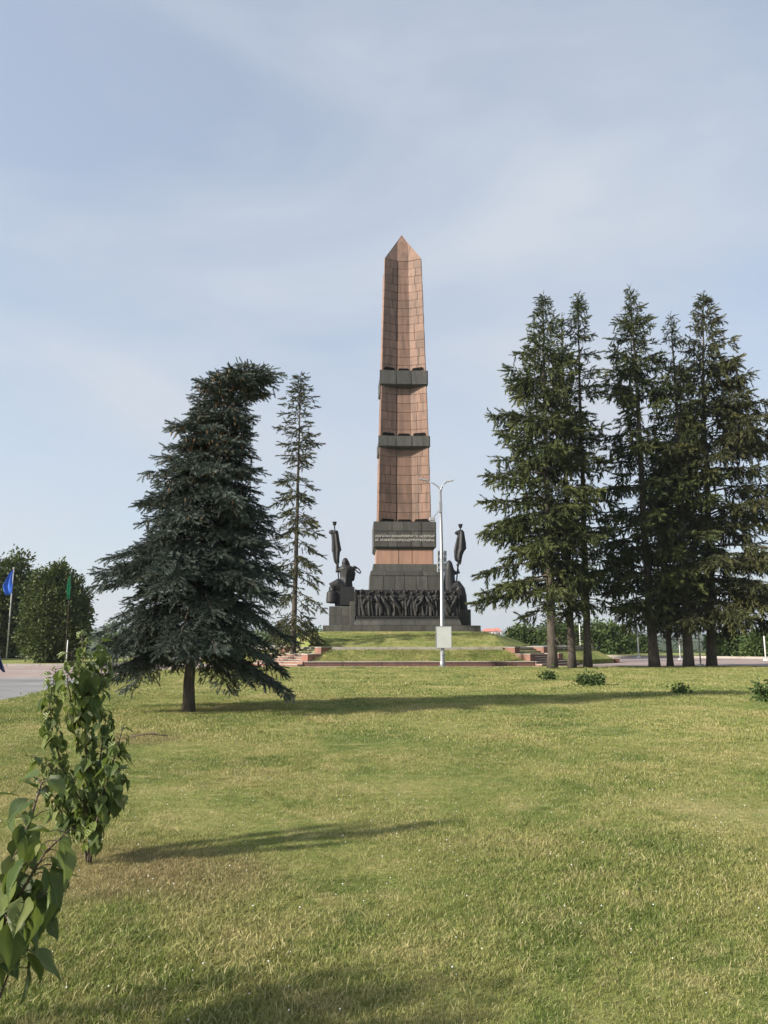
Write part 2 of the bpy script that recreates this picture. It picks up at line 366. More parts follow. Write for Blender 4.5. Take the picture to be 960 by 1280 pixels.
# far kerbs of the plaza
def kerb_row(name, label, pts, hgt=0.16, wd=0.22, step=1.5):
    t = empty(name, (0, 0, 0)); tag(t, label, 'kerb')
    for (x0, y0), (x1, y1) in zip(pts[:-1], pts[1:]):
        Ln = math.hypot(x1 - x0, y1 - y0); n = max(1, int(Ln / step)); d = Vector(((x1 - x0) / Ln, (y1 - y0) / Ln, 0)); q = Vector((-d.y, d.x, 0)) * wd
        for i in range(n):
            a = Vector((x0, y0, 0.004)) + d * (Ln * i / n + 0.012); b = Vector((x0, y0, 0.004)) + d * (Ln * (i + 1) / n - 0.012); h = Vector((0, 0, hgt + random.uniform(-.01, .01)))
            mb = MB(); mb.hexa([a, b, b + q, a + q], [a + h, b + h, b + q + h, a + q + h]); mb.build('kerb_stone', M['pale'], t)
kerb_row('kerb', 'pale kerb in front of the leafy trees across the road', [(-34, 47.6), (-19.5, 48.2), (-15, 51)], step=2.0)
verge = sheet('verge', [(-60, 47.9), (-19.5, 48.5), (-15.2, 51.2), (-14, 60), (-25, 72), (-60, 72)], 0.10, M['lawn']); tag(verge, 'grass verge under the leafy trees', kind='structure')
kerb_row('kerb', 'far pale kerb of the plaza behind the tall spruces', [(17.0, 76.3), (26, 73.5), (34, 66), (44, 61)], step=2.2, hgt=0.2)
verge2 = sheet('verge', [(17.2, 76.6), (26.2, 73.8), (34.2, 66.3), (44, 61.4), (69, 61), (69, 90), (14, 92)], 0.12, M['lawn']); tag(verge2, 'grass verge behind the far kerb of the plaza', kind='structure')

# ------------------------------------------------------------------ monument
MC = Vector((1.58, 62.0, 0.0)); MR = R(2.3)
mon = empty('monument', MC, MR); tag(mon, 'tall pink granite obelisk with dark collars on a stepped dark granite base', 'monument')
def zf(py, v): return zat(py, 62.0 + v)          # height of a photo row on a front plane at local depth v

def slab(quad, t, mat, parent, name='granite_slab', mb=None, gap=0.02):
    """a thin block on a planar quad (bl, br, tr, tl), standing proud by t"""
    bl, br, tr, tl = [Vector(q) for q in quad]; n = (br - bl).cross(tl - bl).normalized()
    u = (br - bl).normalized() * gap; wv = (tl - bl).normalized() * gap
    q = [bl + u + wv, br - u + wv, tr - u - wv, tl + u - wv]; ch = min(0.012, t * 0.4)
    c = sum(q, Vector()) / 4
    lo = [p - n * 0.01 for p in q]; hi = [p + n * t for p in q]
    m = mb or MB(); m.hexa(lo, hi)
    if mb is None: return m.build(name, mat, parent)

def ring12(half, rec, z):
    b = half * 0.30; pts = []
    for k in range(4):
        c, s = [(1, 0), (0, 1), (-1, 0), (0, -1)][k]
        for (x, y) in ((-half, -half), (-b, -half + rec), (b, -half + rec)):
            pts.append((x * c - y * s, x * s + y * c, z))
    return pts
def shaft(zb, hb, zt, ht, rows, rec, jitter):
    core = MB(); core.loft([ring12(hb - 0.03, rec, zb), ring12(ht - 0.03, rec, zt)]); core = core.build('obelisk_shaft', M['joint'], mon)
    rb, rt = ring12(hb - 0.02, rec, zb), ring12(ht - 0.02, rec, zt)
    rest = MB()
    for side in range(4):
        for fc in range(3):
            i = side * 3 + fc; j = (i + 1) % 12
            b0, b1, t0, t1 = Vector(rb[i]), Vector(rb[j]), Vector(rt[i]), Vector(rt[j])
            for r in range(rows):
                f0, f1 = r / rows, (r + 1) / rows
                l0, l1, r0, r1 = b0.lerp(t0, f0), b0.lerp(t0, f1), b1.lerp(t1, f0), b1.lerp(t1, f1)
                if fc == 1: cuts = [0, 1]
                else:
                    k = random.choice((0.36, 0.45, 0.55, 0.64)); cuts = [0, k, 1]
                for a, b in zip(cuts[:-1], cuts[1:]):
                    q = (l0.lerp(r0, a), l0.lerp(r0, b), l1.lerp(r1, b), l1.lerp(r1, a)); th = 0.035 + random.uniform(-0.008, 0.012)
                    if side == 0: slab(q, th, M['pink'], core, gap=0.016)
                    else: slab(q, th, M['pink'], core, mb=rest, gap=0.016)
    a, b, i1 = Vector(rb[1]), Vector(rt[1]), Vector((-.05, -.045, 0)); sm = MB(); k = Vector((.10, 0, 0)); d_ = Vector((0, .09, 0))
    sm.hexa([a + i1, a + i1 + k, a + i1 + k + d_, a + i1 + d_], [b + i1, b + i1 + k, b + i1 + k + d_, b + i1 + d_]); sm.build('crease_shadow', M['void'], core)  # black strip down the left crease, standing in for its shadow line
    o = rest.build('side_cladding', M['pink'], core); tag(o, kind='stuff')
    return core
def collar(zb, zt, half, rec):
    c = MB(); ch = 0.16
    c.loft([ring12(half - ch * 1.2, rec * 0.5, zb), ring12(half, rec * 0.16, zb + ch), ring12(half, rec * 0.10, zt)]); o = c.build('collar', M['dark'], mon)
    for (x0, x1) in ((-half * 0.96, -half * 0.33), (-half * 0.29, half * 0.29), (half * 0.33, half * 0.96)):
        for z0, z1 in ((zb + ch + 0.02, zt - 0.02),):
            def P(x, z):
                b = half * 0.30; rr = rec * 0.13; d = rr if abs(x) <= b else rr * (half - abs(x)) / (half - b)
                return (x, -half + d, z)
            slab((P(x0, z0), P(x1, z0), P(x1, z1), P(x0, z1)), 0.03, M['dark'], o, 'collar_stone', gap=0.012)
    return o
def slots(z, half, rec):
    b = half * 0.30; e = 0.24
    for (x0, x1) in ((-half * 0.90, -half * 0.36), (-half * 0.27, half * 0.27), (half * 0.36, half * 0.90)):
        def P(x, dz):
            d = rec if abs(x) <= b else rec * (half - abs(x)) / (half - b)
            return Vector((x, -half + d - 0.07, z + dz))
        mb = MB(); k = Vector((0, 0.12, 0)); i = 0.12
        mb.hexa([P(x0, 0), P(x1, 0), P(x1, 0) + k, P(x0, 0) + k], [P(x0 + i, e), P(x1 - i, e), P(x1 - i, e) + k, P(x0 + i, e) + k]); mb.build('drain_slot', M['void'], mon)
REC = 0.50
z_s1b, z_s1t = 11.10, 17.30; z_s2b, z_s2t = 18.10, 22.70; z_s3b, z_s3t = 23.80, 34.15
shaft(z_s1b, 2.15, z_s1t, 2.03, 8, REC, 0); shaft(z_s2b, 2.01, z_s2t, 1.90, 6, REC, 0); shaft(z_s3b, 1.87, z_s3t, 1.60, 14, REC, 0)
collar(17.15, 18.20, 2.13, REC); collar(22.50, 23.88, 2.02, REC)
slots(11.06, 2.15, REC); slots(18.30, 2.01, REC); slots(24.02, 1.87, REC)
def tipring(h, bb, rec, z):
    pts = []
    for k in range(4):
        c, s = [(1, 0), (0, 1), (-1, 0), (0, -1)][k]
        for (x, y) in ((-h, -h), (-bb, -h + rec), (bb, -h + rec)): pts.append((x * c - y * s, x * s + y * c, z))
    return pts
TR = tipring(0.50, 0.46, 0.04, 36.30)
tip = MB(); tip.loft([ring12(1.58, REC, 34.14), tipring(0.48, 0.45, 0.04, 36.30), tipring(0.02, 0.01, 0.0, 37.25)]); tip = tip.build('pyramid_tip', M['pink'], mon)
for fc, (xa, xb) in enumerate(((-1.6, -0.48), (-0.48, 0.48), (0.48, 1.6))):
    rb, rt = ring12(1.60, REC, 34.16), TR
    slab((rb[fc], rb[fc + 1], rt[fc + 1], rt[fc]), 0.03, M['pink'], tip, gap=0.018)

# inscription box, pink neck, base
def block_face(z0, z1, hb, ht, rows, cols, mat, parent, name, t=0.04, gap=0.024):
    """stones on the four sides of a tapered square block; the front ones are pieces of their own"""
    rest = MB()
    zs = [z0 + (z1 - z0) * r for r in rows]
    for side in range(4):
        c, s = [(1, 0), (0, 1), (-1, 0), (0, -1)][side]
        for r in range(len(zs) - 1):
            n = cols[r]; cuts = [0] + [(i + random.uniform(-.18, .18)) / n for i in range(1, n)] + [1]
            for a, b in zip(cuts[:-1], cuts[1:]):
                def P(f, z):
                    h = hb + (ht - hb) * (z - z0) / (z1 - z0); x, y = -h + 2 * h * f, -h; return (x * c - y * s, x * s + y * c, z)
                q = (P(a, zs[r]), P(b, zs[r]), P(b, zs[r + 1]), P(a, zs[r + 1]))
                if side == 0: slab(q, t, mat, parent, name, gap=gap)
                else: slab(q, t, mat, parent, name, mb=rest, gap=gap)
    o = rest.build('side_stones', mat, parent); tag(o, kind='stuff')
def core_block(name, z0, z1, hb, ht, mat):
    mb = MB(); mb.hexa([(-hb, -hb, z0), (hb, -hb, z0), (hb, hb, z0), (-hb, hb, z0)], [(-ht, -ht, z1), (ht, -ht, z1), (ht, ht, z1), (-ht, ht, z1)]); return mb.build(name, mat, mon)
b = core_block('inscription_block', 8.95, 11.0, 2.46, 2.47, M['darkjoint']); block_face(8.95, 11.0, 2.46, 2.47, [0, 0.62, 1.0], [5, 4], M['dark'], b, 'granite_block')
mb = MB(); mb.hexa([(-2.2, -2.2, 8.68), (2.2, -2.2, 8.68), (2.2, 2.2, 8.68), (-2.2, 2.2, 8.68)], [(-2.485, -2.485, 8.948), (2.485, -2.485, 8.948), (2.485, 2.485, 8.948), (-2.485, 2.485, 8.948)]); mb.build('bevelled_underside', M['dark'], mon)
def inscription():
    # two rows of pale raised letters, too small in the photograph to be read
    mb = MB(); rr = random.Random(5); y0, y1 = -2.535, -2.50
    for zr in (9.72, 9.40):
        x = -2.36
        while x < 2.30:
            wd = rr.uniform(0.085, 0.125)
            if rr.random() < 0.11: x += 0.10; continue
            h = 0.185; st = 0.024
            for q in rr.choice((((0, 0, 0, 1), (1, 0, 1, 1), (0, 1, 1, 1)), ((0, 0, 0, 1), (1, 0, 1, 1), (0, .5, 1, .5)), ((0, 0, 0, 1), (0, 1, 1, 1), (0, .5, 1, .5), (1, .5, 1, 1)), ((0, 0, .5, 1), (.5, 1, 1, 0), (.2, .4, .8, .4)), ((0, 0, 0, 1), (0, 0, 1, 0), (0, 1, 1, 1), (1, 0, 1, 1)), ((0, 0, 0, 1), (0, 0, 1, 1), (1, 0, 1, 1)))):
                ax, az, bx, bz = x + q[0] * wd, zr + q[1] * h, x + q[2] * wd, zr + q[3] * h
                L_ = math.hypot(bx - ax, bz - az); nx, nz_ = -(bz - az) / L_ * st / 2, (bx - ax) / L_ * st / 2
                mb.hexa([(ax - nx, y0, az - nz_), (bx - nx, y0, bz - nz_), (bx - nx, y1, bz - nz_), (ax - nx, y1, az - nz_)], [(ax + nx, y0, az + nz_), (bx + nx, y0, bz + nz_), (bx + nx, y1, bz + nz_), (ax + nx, y1, az + nz_)])
            x += wd + 0.035
    o = mb.build('inscription', M['letter'], mon); tag(o, 'two rows of pale raised letters', kind='stuff')
inscription()
b = core_block('pink_neck', 7.55, 8.80, 2.25, 2.24, M['joint']); block_face(7.56, 8.79, 2.25, 2.24, [0, 1.0], [3], M['pinkclean'], b, 'granite_slab')
core_block('base_top_course', 7.0, 7.58, 2.55, 2.52, M['dark'])
b = core_block('stepped_base', 5.2, 7.02, 2.80, 2.70, M['darkjoint']); block_face(5.22, 7.02, 2.80, 2.70, [0, 0.78, 1.0], [6, 4], M['dark'], b, 'granite_block')
mb = MB(); mb.box(-4.0, 4.0, -4.2, 4.6, 2.6, 5.30); mb.build('base_core', M['dark'], mon)
# stylobate
mb = MB(); mb.box(-6.30, 5.35, -5.80, 5.8, 1.9, 2.66); st = mb.build('stylobate', M['darkjoint'], mon)
xs = [-6.33 + i * (11.70 / 8) for i in range(9)]
for a, b_ in zip(xs[:-1], xs[1:]):
    mb = MB(); mb.box(a + 0.012, b_ - 0.012, -5.85, -5.2, 2.0, 2.70); mb.build('granite_block', M['dark'], st, bevel=0.015)
# plinth below the relief
mb = MB(); mb.hexa([(-4.05, -5.1, 2.70), (4.05, -5.1, 2.70), (4.05, -3.9, 2.70), (-4.05, -3.9, 2.70)], [(-3.86, -4.92, 3.30), (3.86, -4.92, 3.30), (3.86, -3.9, 3.30), (-3.86, -3.9, 3.30)]); pl = mb.build('relief_plinth', M['darkjoint'], mon)
for i in range(7):
    a, b_ = -4.05 + i * 8.1 / 7, -4.05 + (i + 1) * 8.1 / 7
    slab(((a, -5.1, 2.72), (b_, -5.1, 2.72), (b_ * 0.975, -4.99, 3.08), (a * 0.975, -4.99, 3.08)), 0.03, M['dark'], pl, 'granite_block', gap=0.012)
mb = MB(); mb.box(-3.9, 3.9, -5.0, -3.9, 3.30, 3.42); mb.build('relief_ledge', M['iron'], mon)
mb = MB(); mb.box(-3.88, 3.88, -4.62, -3.9, 3.42, 5.40); rel = mb.build('relief_panel', M['iron'], mon)
for sx in (-1, 1):
    mb = MB(); mb.box(sx * 3.92 - 0.06, sx * 3.92 + 0.06, -4.85, -3.9, 3.42, 5.42); mb.build('relief_edge', M['iron'], mon)

def robe(mb, x, y, z0, h, wd, dp, rr, lean=0.0, sweep=0.0):
    """a draped standing body: folded skirt, waist, shoulders, neck"""
    n = 28; ph = rr.uniform(0, 6); fn = rr.randint(6, 9); rings = []
    prof = [(0.0, 0.98), (0.12, 0.92), (0.3, 0.86), (0.48, 0.76), (0.58, 0.70), (0.66, 0.80), (0.76, 0.95), (0.81, 0.86), (0.845, 0.42), (0.88, 0.24)]
    for t, k in prof:
        ring = []
        for i in range(n):
            a = 2 * math.pi * i / n; fold = 1 + (0.22 * max(0, 1 - t / 0.75) + 0.08) * math.sin(fn * a + ph + 2.2 * t)
            flat_ = 0.8 if t > 0.6 else 1.0
            ring.append((x + lean * t + sweep * max(0, 1 - t / .7) ** 1.6 + wd * k * fold * math.cos(a), y + dp * k * flat_ * fold * math.sin(a), z0 + h * t))
        rings.append(ring)
    mb.loft(rings)
def relief_figure(x, rr, h=1.86, sc=1.0, turn=0.0, y=-4.66):
    mb = MB(); z0 = 3.43; wd = 0.345 * sc; lean = rr.uniform(-.14, .14)
    robe(mb, x, y, z0, h, wd, 0.30, rr, lean, rr.uniform(-.18, .18))
    if rr.random() < .6:      # cloak thrown over one shoulder
        s1 = rr.choice((-1, 1)); mb.tube([(x + s1 * wd * .7, y - .12, z0 + h * .82), (x + s1 * wd * .2, y - .30, z0 + h * .6), (x - s1 * wd * .8, y - .26, z0 + h * rr.uniform(.2, .42)), (x - s1 * wd * 1.0, y - .2, z0 + h * .08)], [.09, .13, .15, .08], 8)
    hx = x + lean + turn * 0.05; hz = z0 + h * 0.935; mb.ball((hx, y - 0.06, hz), (0.115, 0.13, 0.14))
    mb.ball((hx + turn * 0.06, y - 0.17, hz - 0.01), (0.022, 0.03, 0.03), 6, 5)
    k = rr.choice(('scarf', 'hat', 'hair'))
    if k == 'scarf': mb.ball((hx, y, hz - 0.02), (0.14, 0.13, 0.17)); mb.ball((hx, y + 0.02, hz - 0.2), (0.17, 0.12, 0.14))
    elif k == 'hat': mb.tube([(hx, y - .03, hz + 0.05), (hx, y - .03, hz + 0.17)], [0.125, 0.10], 10)
    else: mb.ball((hx, y, hz + 0.035), (0.11, 0.12, 0.115))
    zs = z0 + h * 0.78
    for s_ in (-1, 1):
        sh = Vector((x + lean + s_ * wd * 0.9, y - 0.02, zs)); kind = rr.choice(('down', 'chest', 'out', 'up', 'chest'))
        if kind == 'down': el = sh + Vector((s_ * 0.05, -0.06, -0.34)); ha = el + Vector((-s_ * 0.03, -0.10, -0.30))
        elif kind == 'chest': el = sh + Vector((s_ * 0.07, -0.08, -0.32)); ha = el + Vector((-s_ * 0.26, -0.14, 0.10))
        elif kind == 'out': el = sh + Vector((s_ * 0.16, -0.10, -0.22)); ha = el + Vector((s_ * 0.20, -0.06, 0.06))
        else: el = sh + Vector((s_ * 0.17, -0.10, -0.10)); ha = el + Vector((s_ * 0.02, -0.06, 0.34))
        mb.tube([sh, el, ha], [0.082, 0.066, 0.045], 8); mb.ball(ha, 0.055, 8, 6)
        if kind == 'down':       # hanging fold of a cloak
            mb.tube([sh, sh + Vector((s_ * .06, .02, -.6)), sh + Vector((s_ * .08, .03, -1.2))], [0.07, 0.10, 0.06], 8)
    me = fuse(mb, 0.028, 1); link_mesh('relief_figure', me, M['iron'], rel)
rr = random.Random(11); xs = [-3.48, -2.90, -2.14, -1.62, -0.98, -0.10, 0.42, 1.06, 1.72, 2.20, 2.98, 3.50]
for i, x in enumerate(xs): relief_figure(x + rr.uniform(-.06, .06), rr, rr.uniform(1.78, 1.98), rr.uniform(0.90, 1.32), rr.choice((-1, 0, 1)))
for x in (-3.2, -2.5, -1.9, -1.3, -.55, .15, .72, 1.4, 1.95, 2.6, 3.25): relief_figure(x + rr.uniform(-.1, .1), rr, rr.uniform(1.9, 2.04), rr.uniform(.75, .95), rr.choice((-1, 1)), -4.50)

# side pedestals and the two seated bronze figures
def pedestal(x0, x1, y0, y1, z1, name='pedestal'):
    mb = MB(); mb.box(x0 + .03, x1 - .03, y0 + .03, y1 - .03, 2.66, z1 - .04); o = mb.build(name, M['darkjoint'], mon)
    n = 2; zs = [2.70, 2.70 + (z1 - 2.70) * 0.52, z1]
    for a, b in zip(zs[:-1], zs[1:]):
        for k in range(n):
            xa, xb = x0 + (x1 - x0) * k / n, x0 + (x1 - x0) * (k + 1) / n
            mb = MB(); mb.box(xa + .01, xb - .01, y0, y0 + 0.3, a + .008, b - .008); mb.build('granite_block', M['dark'], o)
    mb = MB(); mb.box(x0, x0 + 0.28, y0 + 0.31, y1, 2.70, z1 - .004); mb.build('granite_block', M['dark'], o)
    mb = MB(); mb.box(x1 - 0.28, x1, y0 + 0.31, y1, 2.70, z1 - .004); mb.build('granite_block', M['dark'], o)
pedestal(-5.95, -4.02, -3.6, 3.6, 4.20); pedestal(4.02, 5.0, -3.6, 3.6, 3.98)
mb = MB(); mb.box(-4.35, -4.02, -4.55, -3.62, 2.70, 4.52); mb.build('corner_pier', M['dark'], mon, bevel=0.03)
mb = MB(); mb.box(4.02, 5.02, 0, 3.2, 3.98, 4.15); mb.build('pedestal_step', M['dark'], mon)

INV = (Matrix.Translation(MC) @ Matrix.Rotation(MR, 4, 'Z')).inverted()
def ml(px, py, v): return INV @ at(px, py, 62.0 + v)      # photo point on a plane near local depth v, in the monument's frame
def seated(name, pts, label):
    """a seated, hooded figure seen from behind, with a furled banner on a staff"""
    root = empty(name, (0, 0, 0)); root.matrix_world = Matrix.Translation(MC) @ Matrix.Rotation(MR, 4, 'Z'); tag(root, label, 'statue', 'seated bronze figures')
    return root
# left figure
V0 = -2.2
sL = seated('bronze_statue', None, 'dark bronze hooded figure with banner and wreath on the pedestal left of the relief')
body = MB(); P = lambda px, py, dv=0.0: ml(px, py, V0) + Vector((0, dv, 0))
hip = P(433.5, 733); rr = random.Random(3)
def ring(c, a, b, n=20, fold=0.0, ph=0.0, k=7): return [(c.x + a * (1 + fold * math.sin(k * t + ph)) * math.cos(t), c.y + b * (1 + fold * math.sin(k * t + ph)) * math.sin(t), c.z) for t in [2 * math.pi * i / n for i in range(n)]]
body.loft([ring(P(432, 739), .62, .55, fold=.06), ring(P(432, 730), .54, .5, fold=.08), ring(P(432.5, 722), .46, .42, fold=.05), ring(P(433.5, 715), .58, .46, fold=.06), ring(P(433.5, 711), .66, .46), ring(P(432.5, 708), .44, .38), ring(P(432, 706.5), .22, .24)])
body.ball(P(431.6, 703.2), (.27, .32, .40)); body.ball(P(431.3, 700.2), (.17, .2, .2)); body.tube([P(431.6, 702, .1), P(433, 709, .25)], [.3, .36], 12)
body.tube([P(438, 710.5), P(440.5, 717), P(440.8, 726)], [.2, .28, .14], 10)                       # cloak fold at the right
body.tube([P(426, 711.5), P(421.3, 714), P(421.6, 707)], [.21, .18, .12], 10); body.ball(P(421.7, 706), .14)   # arm raised to the staff
body.tube([P(439, 710.5), P(443.5, 711), P(443, 708.5)], [.2, .14, .09], 10); body.ball(P(443.4, 708.6), .12)  # arm with the wreath
body.tube([P(431, 735, -.1), P(421, 731, -.2), P(416.5, 733, -.3), P(415.5, 741, -.3), P(415, 754, -.3)], [.5, .5, .42, .45, .48], 14)   # thigh and draped knee
body.tube([P(431, 737, .5), P(420, 733, .4), P(417.5, 734, .4), P(416.6, 744, .4), P(416, 754, .4)], [.5, .46, .42, .46, .5], 14)
o = link_mesh('body', fuse(body, 0.05, 3), M['bronze'], sL)
th = MB(); a, b_ = P(425.8, 757, -.75), P(443.2, 734.3, -.75)
th.box(a.x, b_.x, a.y, a.y + 2.0, a.z, b_.z); th.build('throne', M['bronze'], sL, bevel=0.02)
thl = MB(); c_ = P(418.5, 757, -.2); thl.box(c_.x, a.x - .004, a.y + .35, a.y + 1.9, a.z, P(0, 736, 0).z); thl.build('throne_side', M['bronze'], sL, bevel=0.02)
stf = MB(); stf.tube([P(424, 732), P(418.3, 660)], [.055, .05], 8); stf.build('staff', M['bronze'], sL)
fin = MB(); q = P(418.1, 660); fin.tube([q, q + Vector((0, 0, .18)), q + Vector((0, 0, .24)), q + Vector((0, 0, .5)), q + Vector((0, 0, .52))], [.06, .05, .13, .19, .08], 10); fin.build('finial', M['bronze'], sL)
def banner(root, path, seed):
    """furled cloth: (px centre, py, half width, depth) rows"""
    mb = MB(); rings = []
    for i, (px, py, hw, hd) in enumerate(path):
        c = P(px, py); n = 26
        rings.append([(c.x + hw * (1 + .20 * math.sin(6 * t + seed + i * .35)) * math.cos(t), c.y + hd * (1 + .25 * math.sin(5 * t + seed)) * math.sin(t), c.z + .07 * math.sin(3 * t + seed)) for t in [2 * math.pi * k / n for k in range(n)]])
    mb.loft(rings); return mb
bn = banner(sL, [(416.6, 663.2, .28, .2), (417.0, 666, .34, .24), (418.7, 667.5, .26, .24), (419.4, 675, .28, .25), (420.3, 684, .33, .26), (420.8, 688, .36, .26), (420.4, 690, .28, .24), (420.6, 700, .22, .2), (421.3, 703, .20, .18), (421.8, 705.5, .08, .08)], 1.0)
bn.ball(P(414.3, 664.3), (.22, .16, .13)); link_mesh('banner', fuse(bn, 0.04, 2), M['bronze'], sL)
wr = MB(); q = P(447, 712.6); pts = [q + Vector((.24 * math.cos(t), .12 * math.sin(t), -.24 * math.cos(t) * .75 + .17 * math.sin(t))) for t in [2 * math.pi * i / 18 for i in range(19)]]
wr.tube(pts, [.045 + .012 * (i % 2) for i in range(19)], 6, False); wr.tube([P(443.5, 709), P(446, 711)], [.05, .05], 6); wr.build('wreath', M['bronze'], sL)
# right figure
sR = seated('bronze_statue', None, 'dark bronze cloaked figure holding a furled banner right of the relief behind the lamp post')
body = MB()
body.loft([ring(P(562.2, 740), .50, .6, fold=.05, k=8), ring(P(562, 730), .48, .55, fold=.06, k=8), ring(P(561.8, 720), .43, .48, fold=.06, k=8), ring(P(561.7, 712), .38, .42, fold=.04, k=8), ring(P(561.5, 706), .28, .34), ring(P(561.5, 702.5), .20, .25), ring(P(561.5, 700.4), .08, .1)])
body.tube([P(565, 713), P(567.5, 716), P(573.6, 715.6), P(572.6, 707)], [.22, .2, .15, .1], 10); body.ball(P(572.2, 706), .13)
body.tube([P(564, 736, -.1), P(573, 733, -.2), P(574, 737, -.3), P(576, 745, -.3), P(577, 766, -.3)], [.5, .46, .42, .42, .46], 14)
body.tube([P(564, 738, .5), P(572, 736, .4), P(573, 739, .4), P(574.5, 748, .4), P(575, 766, .4)], [.5, .46, .42, .42, .46], 14)
link_mesh('body', fuse(body, 0.05, 3), M['bronze'], sR)
th = MB(); a, b_ = P(556, 763, -.5), P(571.5, 736.5, -.5); th.box(a.x, b_.x, a.y, a.y + 1.9, a.z, b_.z); th.build('throne', M['bronze'], sR, bevel=0.02)
stf = MB(); stf.tube([P(570.3, 733), P(575.4, 664)], [.055, .05], 8); stf.build('staff', M['bronze'], sR)
fin = MB(); q = P(575.6, 663); fin.tube([q, q + Vector((0, 0, .18)), q + Vector((0, 0, .24)), q + Vector((0, 0, .5)), q + Vector((0, 0, .52))], [.06, .05, .13, .19, .08], 10); fin.build('finial', M['bronze'], sR)
bn = banner(sR, [(575.5, 662.8, .14, .14), (576.2, 666, .24, .2), (575.9, 672, .30, .24), (575.6, 680, .40, .26), (575.2, 687, .46, .26), (573.9, 690, .38, .24), (573.0, 696, .32, .2), (573.2, 700, .27, .18), (574.7, 703, .12, .12), (575.4, 705.4, .05, .05)], 2.2)
bn.ball(P(571.2, 666.2), (.2, .16, .16)); bn.tube([P(571.5, 665.5), P(575.5, 663.5)], [.13, .13], 8)
link_mesh('banner', fuse(bn, 0.04, 2), M['bronze'], sR)

# ------------------------------------------------------------------ terraced mound with kerb, ledge and corner stairs
def moct(front, half, z):
    a = front; pts = [(-half, -a), (half, -a), (a, -half), (a, half), (half, a), (-half, a), (-a, half), (-a, -half)]; return [(x, y, z) for x, y in pts]
def to_world(o): o.matrix_world = Matrix.Translation(MC) @ Matrix.Rotation(MR, 4, 'Z')
mb = MB(); mb.loft([moct(14.85, 6.9, 0.30), moct(13.62, 5.5, 1.10), moct(13.4, 5.4, 1.14)], cap=False)
lo = [(-5.8, -12.9), (5.8, -12.9), (9.2, -6), (9.2, 6), (5.8, 12.9), (-5.8, 12.9), (-9.2, 6), (-9.2, -6)]
mid = [(-6.2, -9.5), (5.7, -9.5), (7.4, -5.6), (7.4, 6), (5.7, 9.5), (-6.2, 9.5), (-8.1, 6), (-8.1, -5.6)]
hi = [(-6.5, -6.0), (5.5, -6.0), (5.6, -5.6), (5.6, 6), (5.5, 6.5), (-6.4, 6.5), (-6.6, 6), (-6.6, -5.6)]
def subdiv(rings_, k=10):
    out = []
    for r in rings_:
        q = []
        for i in range(len(r)):
            a, b = Vector(r[i]), Vector(r[(i + 1) % len(r)])
            for j in range(k):
                p = a.lerp(b, j / k); q.append((p.x, p.y, p.z + 0.05 * math.sin(p.x * 1.7 + p.y * .9) * (0.5 if j else .2)))
        out.append(q)
    return out
mb.loft(subdiv([[(x, y, 1.10) for x, y in lo], [(x * .985, y * .985, 1.24) for x, y in lo], [(x, y, 1.86) for x, y in mid], [(x, y, 2.24) for x, y in hi]]))
mound = mb.build('mound', M['lawn'], smooth=False); to_world(mound); tag(mound, 'grassy terraced mound under the monument', kind='structure')
mb = MB(); o8, i8 = moct(13.7, 5.45, 1.0), moct(13.7, 5.45, 1.175); mb.hexa(o8, i8); terr = mb.build('terrace', M['pale']); to_world(terr); tag(terr, 'pale stone terrace between the two grass slopes', kind='structure')
mb = MB(); mb.hexa(moct(14.9, 6.95, -0.02), moct(14.9, 6.95, 0.31)); tb = mb.build('mound_foot', M['lawn']); to_world(tb); tag(tb, 'flat grass at the foot of the mound', kind='structure')
kb = empty('kerb_wall', MC, MR); tag(kb, 'low red granite kerb wall along the front foot of the mound', 'wall')
lg = empty('ledge', MC, MR); tag(lg, 'thin pale stone ledge edging the terrace above the lower grass slope', 'ledge')
def edge_blocks(root, a, b, n, z0, z1, depth, mat, name, lip=None):
    a, b = Vector((*a, 0)), Vector((*b, 0)); d = (b - a).normalized(); q = Vector((-d.y, d.x, 0)) * depth
    for i in range(n):
        p, r = a.lerp(b, i / n) + d * 0.012, a.lerp(b, (i + 1) / n) - d * 0.012; zl, zh = Vector((0, 0, z0)), Vector((0, 0, z1))
        mb = MB(); mb.hexa([p + zl, r + zl, r + q + zl, p + q + zl], [p + zh, r + zh, r + q + zh, p + q + zh]); o = mb.build(name, mat, root)
        if lip:
            u = Vector((0, 0, lip)); s_ = q.normalized() * -0.05
            mb = MB(); mb.hexa([p + zh + s_, r + zh + s_, r + q + zh, p + q + zh], [p + zh + u + s_, r + zh + u + s_, r + q + zh + u, p + q + zh + u]); mb.build('coping', M['pale'], root)
edge_blocks(kb, (-7.05, -15.25), (7.05, -15.25), 6, -0.02, 0.30, 0.42, M['kerbred'], 'kerb_block', 0.05)
edge_blocks(kb, (15.25, -7.05), (15.25, 7.05), 6, -0.02, 0.30, 0.42, M['kerbred'], 'kerb_block', 0.05)
edge_blocks(kb, (-15.25, 7.05), (-15.25, -7.05), 6, -0.02, 0.30, 0.42, M['kerbred'], 'kerb_block', 0.05)
edge_blocks(lg, (-5.4, -13.78), (5.4, -13.78), 8, 1.0, 1.20, 0.4, M['pale'], 'ledge_slab')
edge_blocks(lg, (8.9, -10.7), (13.78, -5.8), 4, 1.0, 1.20, 0.4, M['pale'], 'ledge_slab')
edge_blocks(lg, (-13.78, -5.8), (-8.9, -10.7), 4, 1.0, 1.20, 0.4, M['pale'], 'ledge_slab')
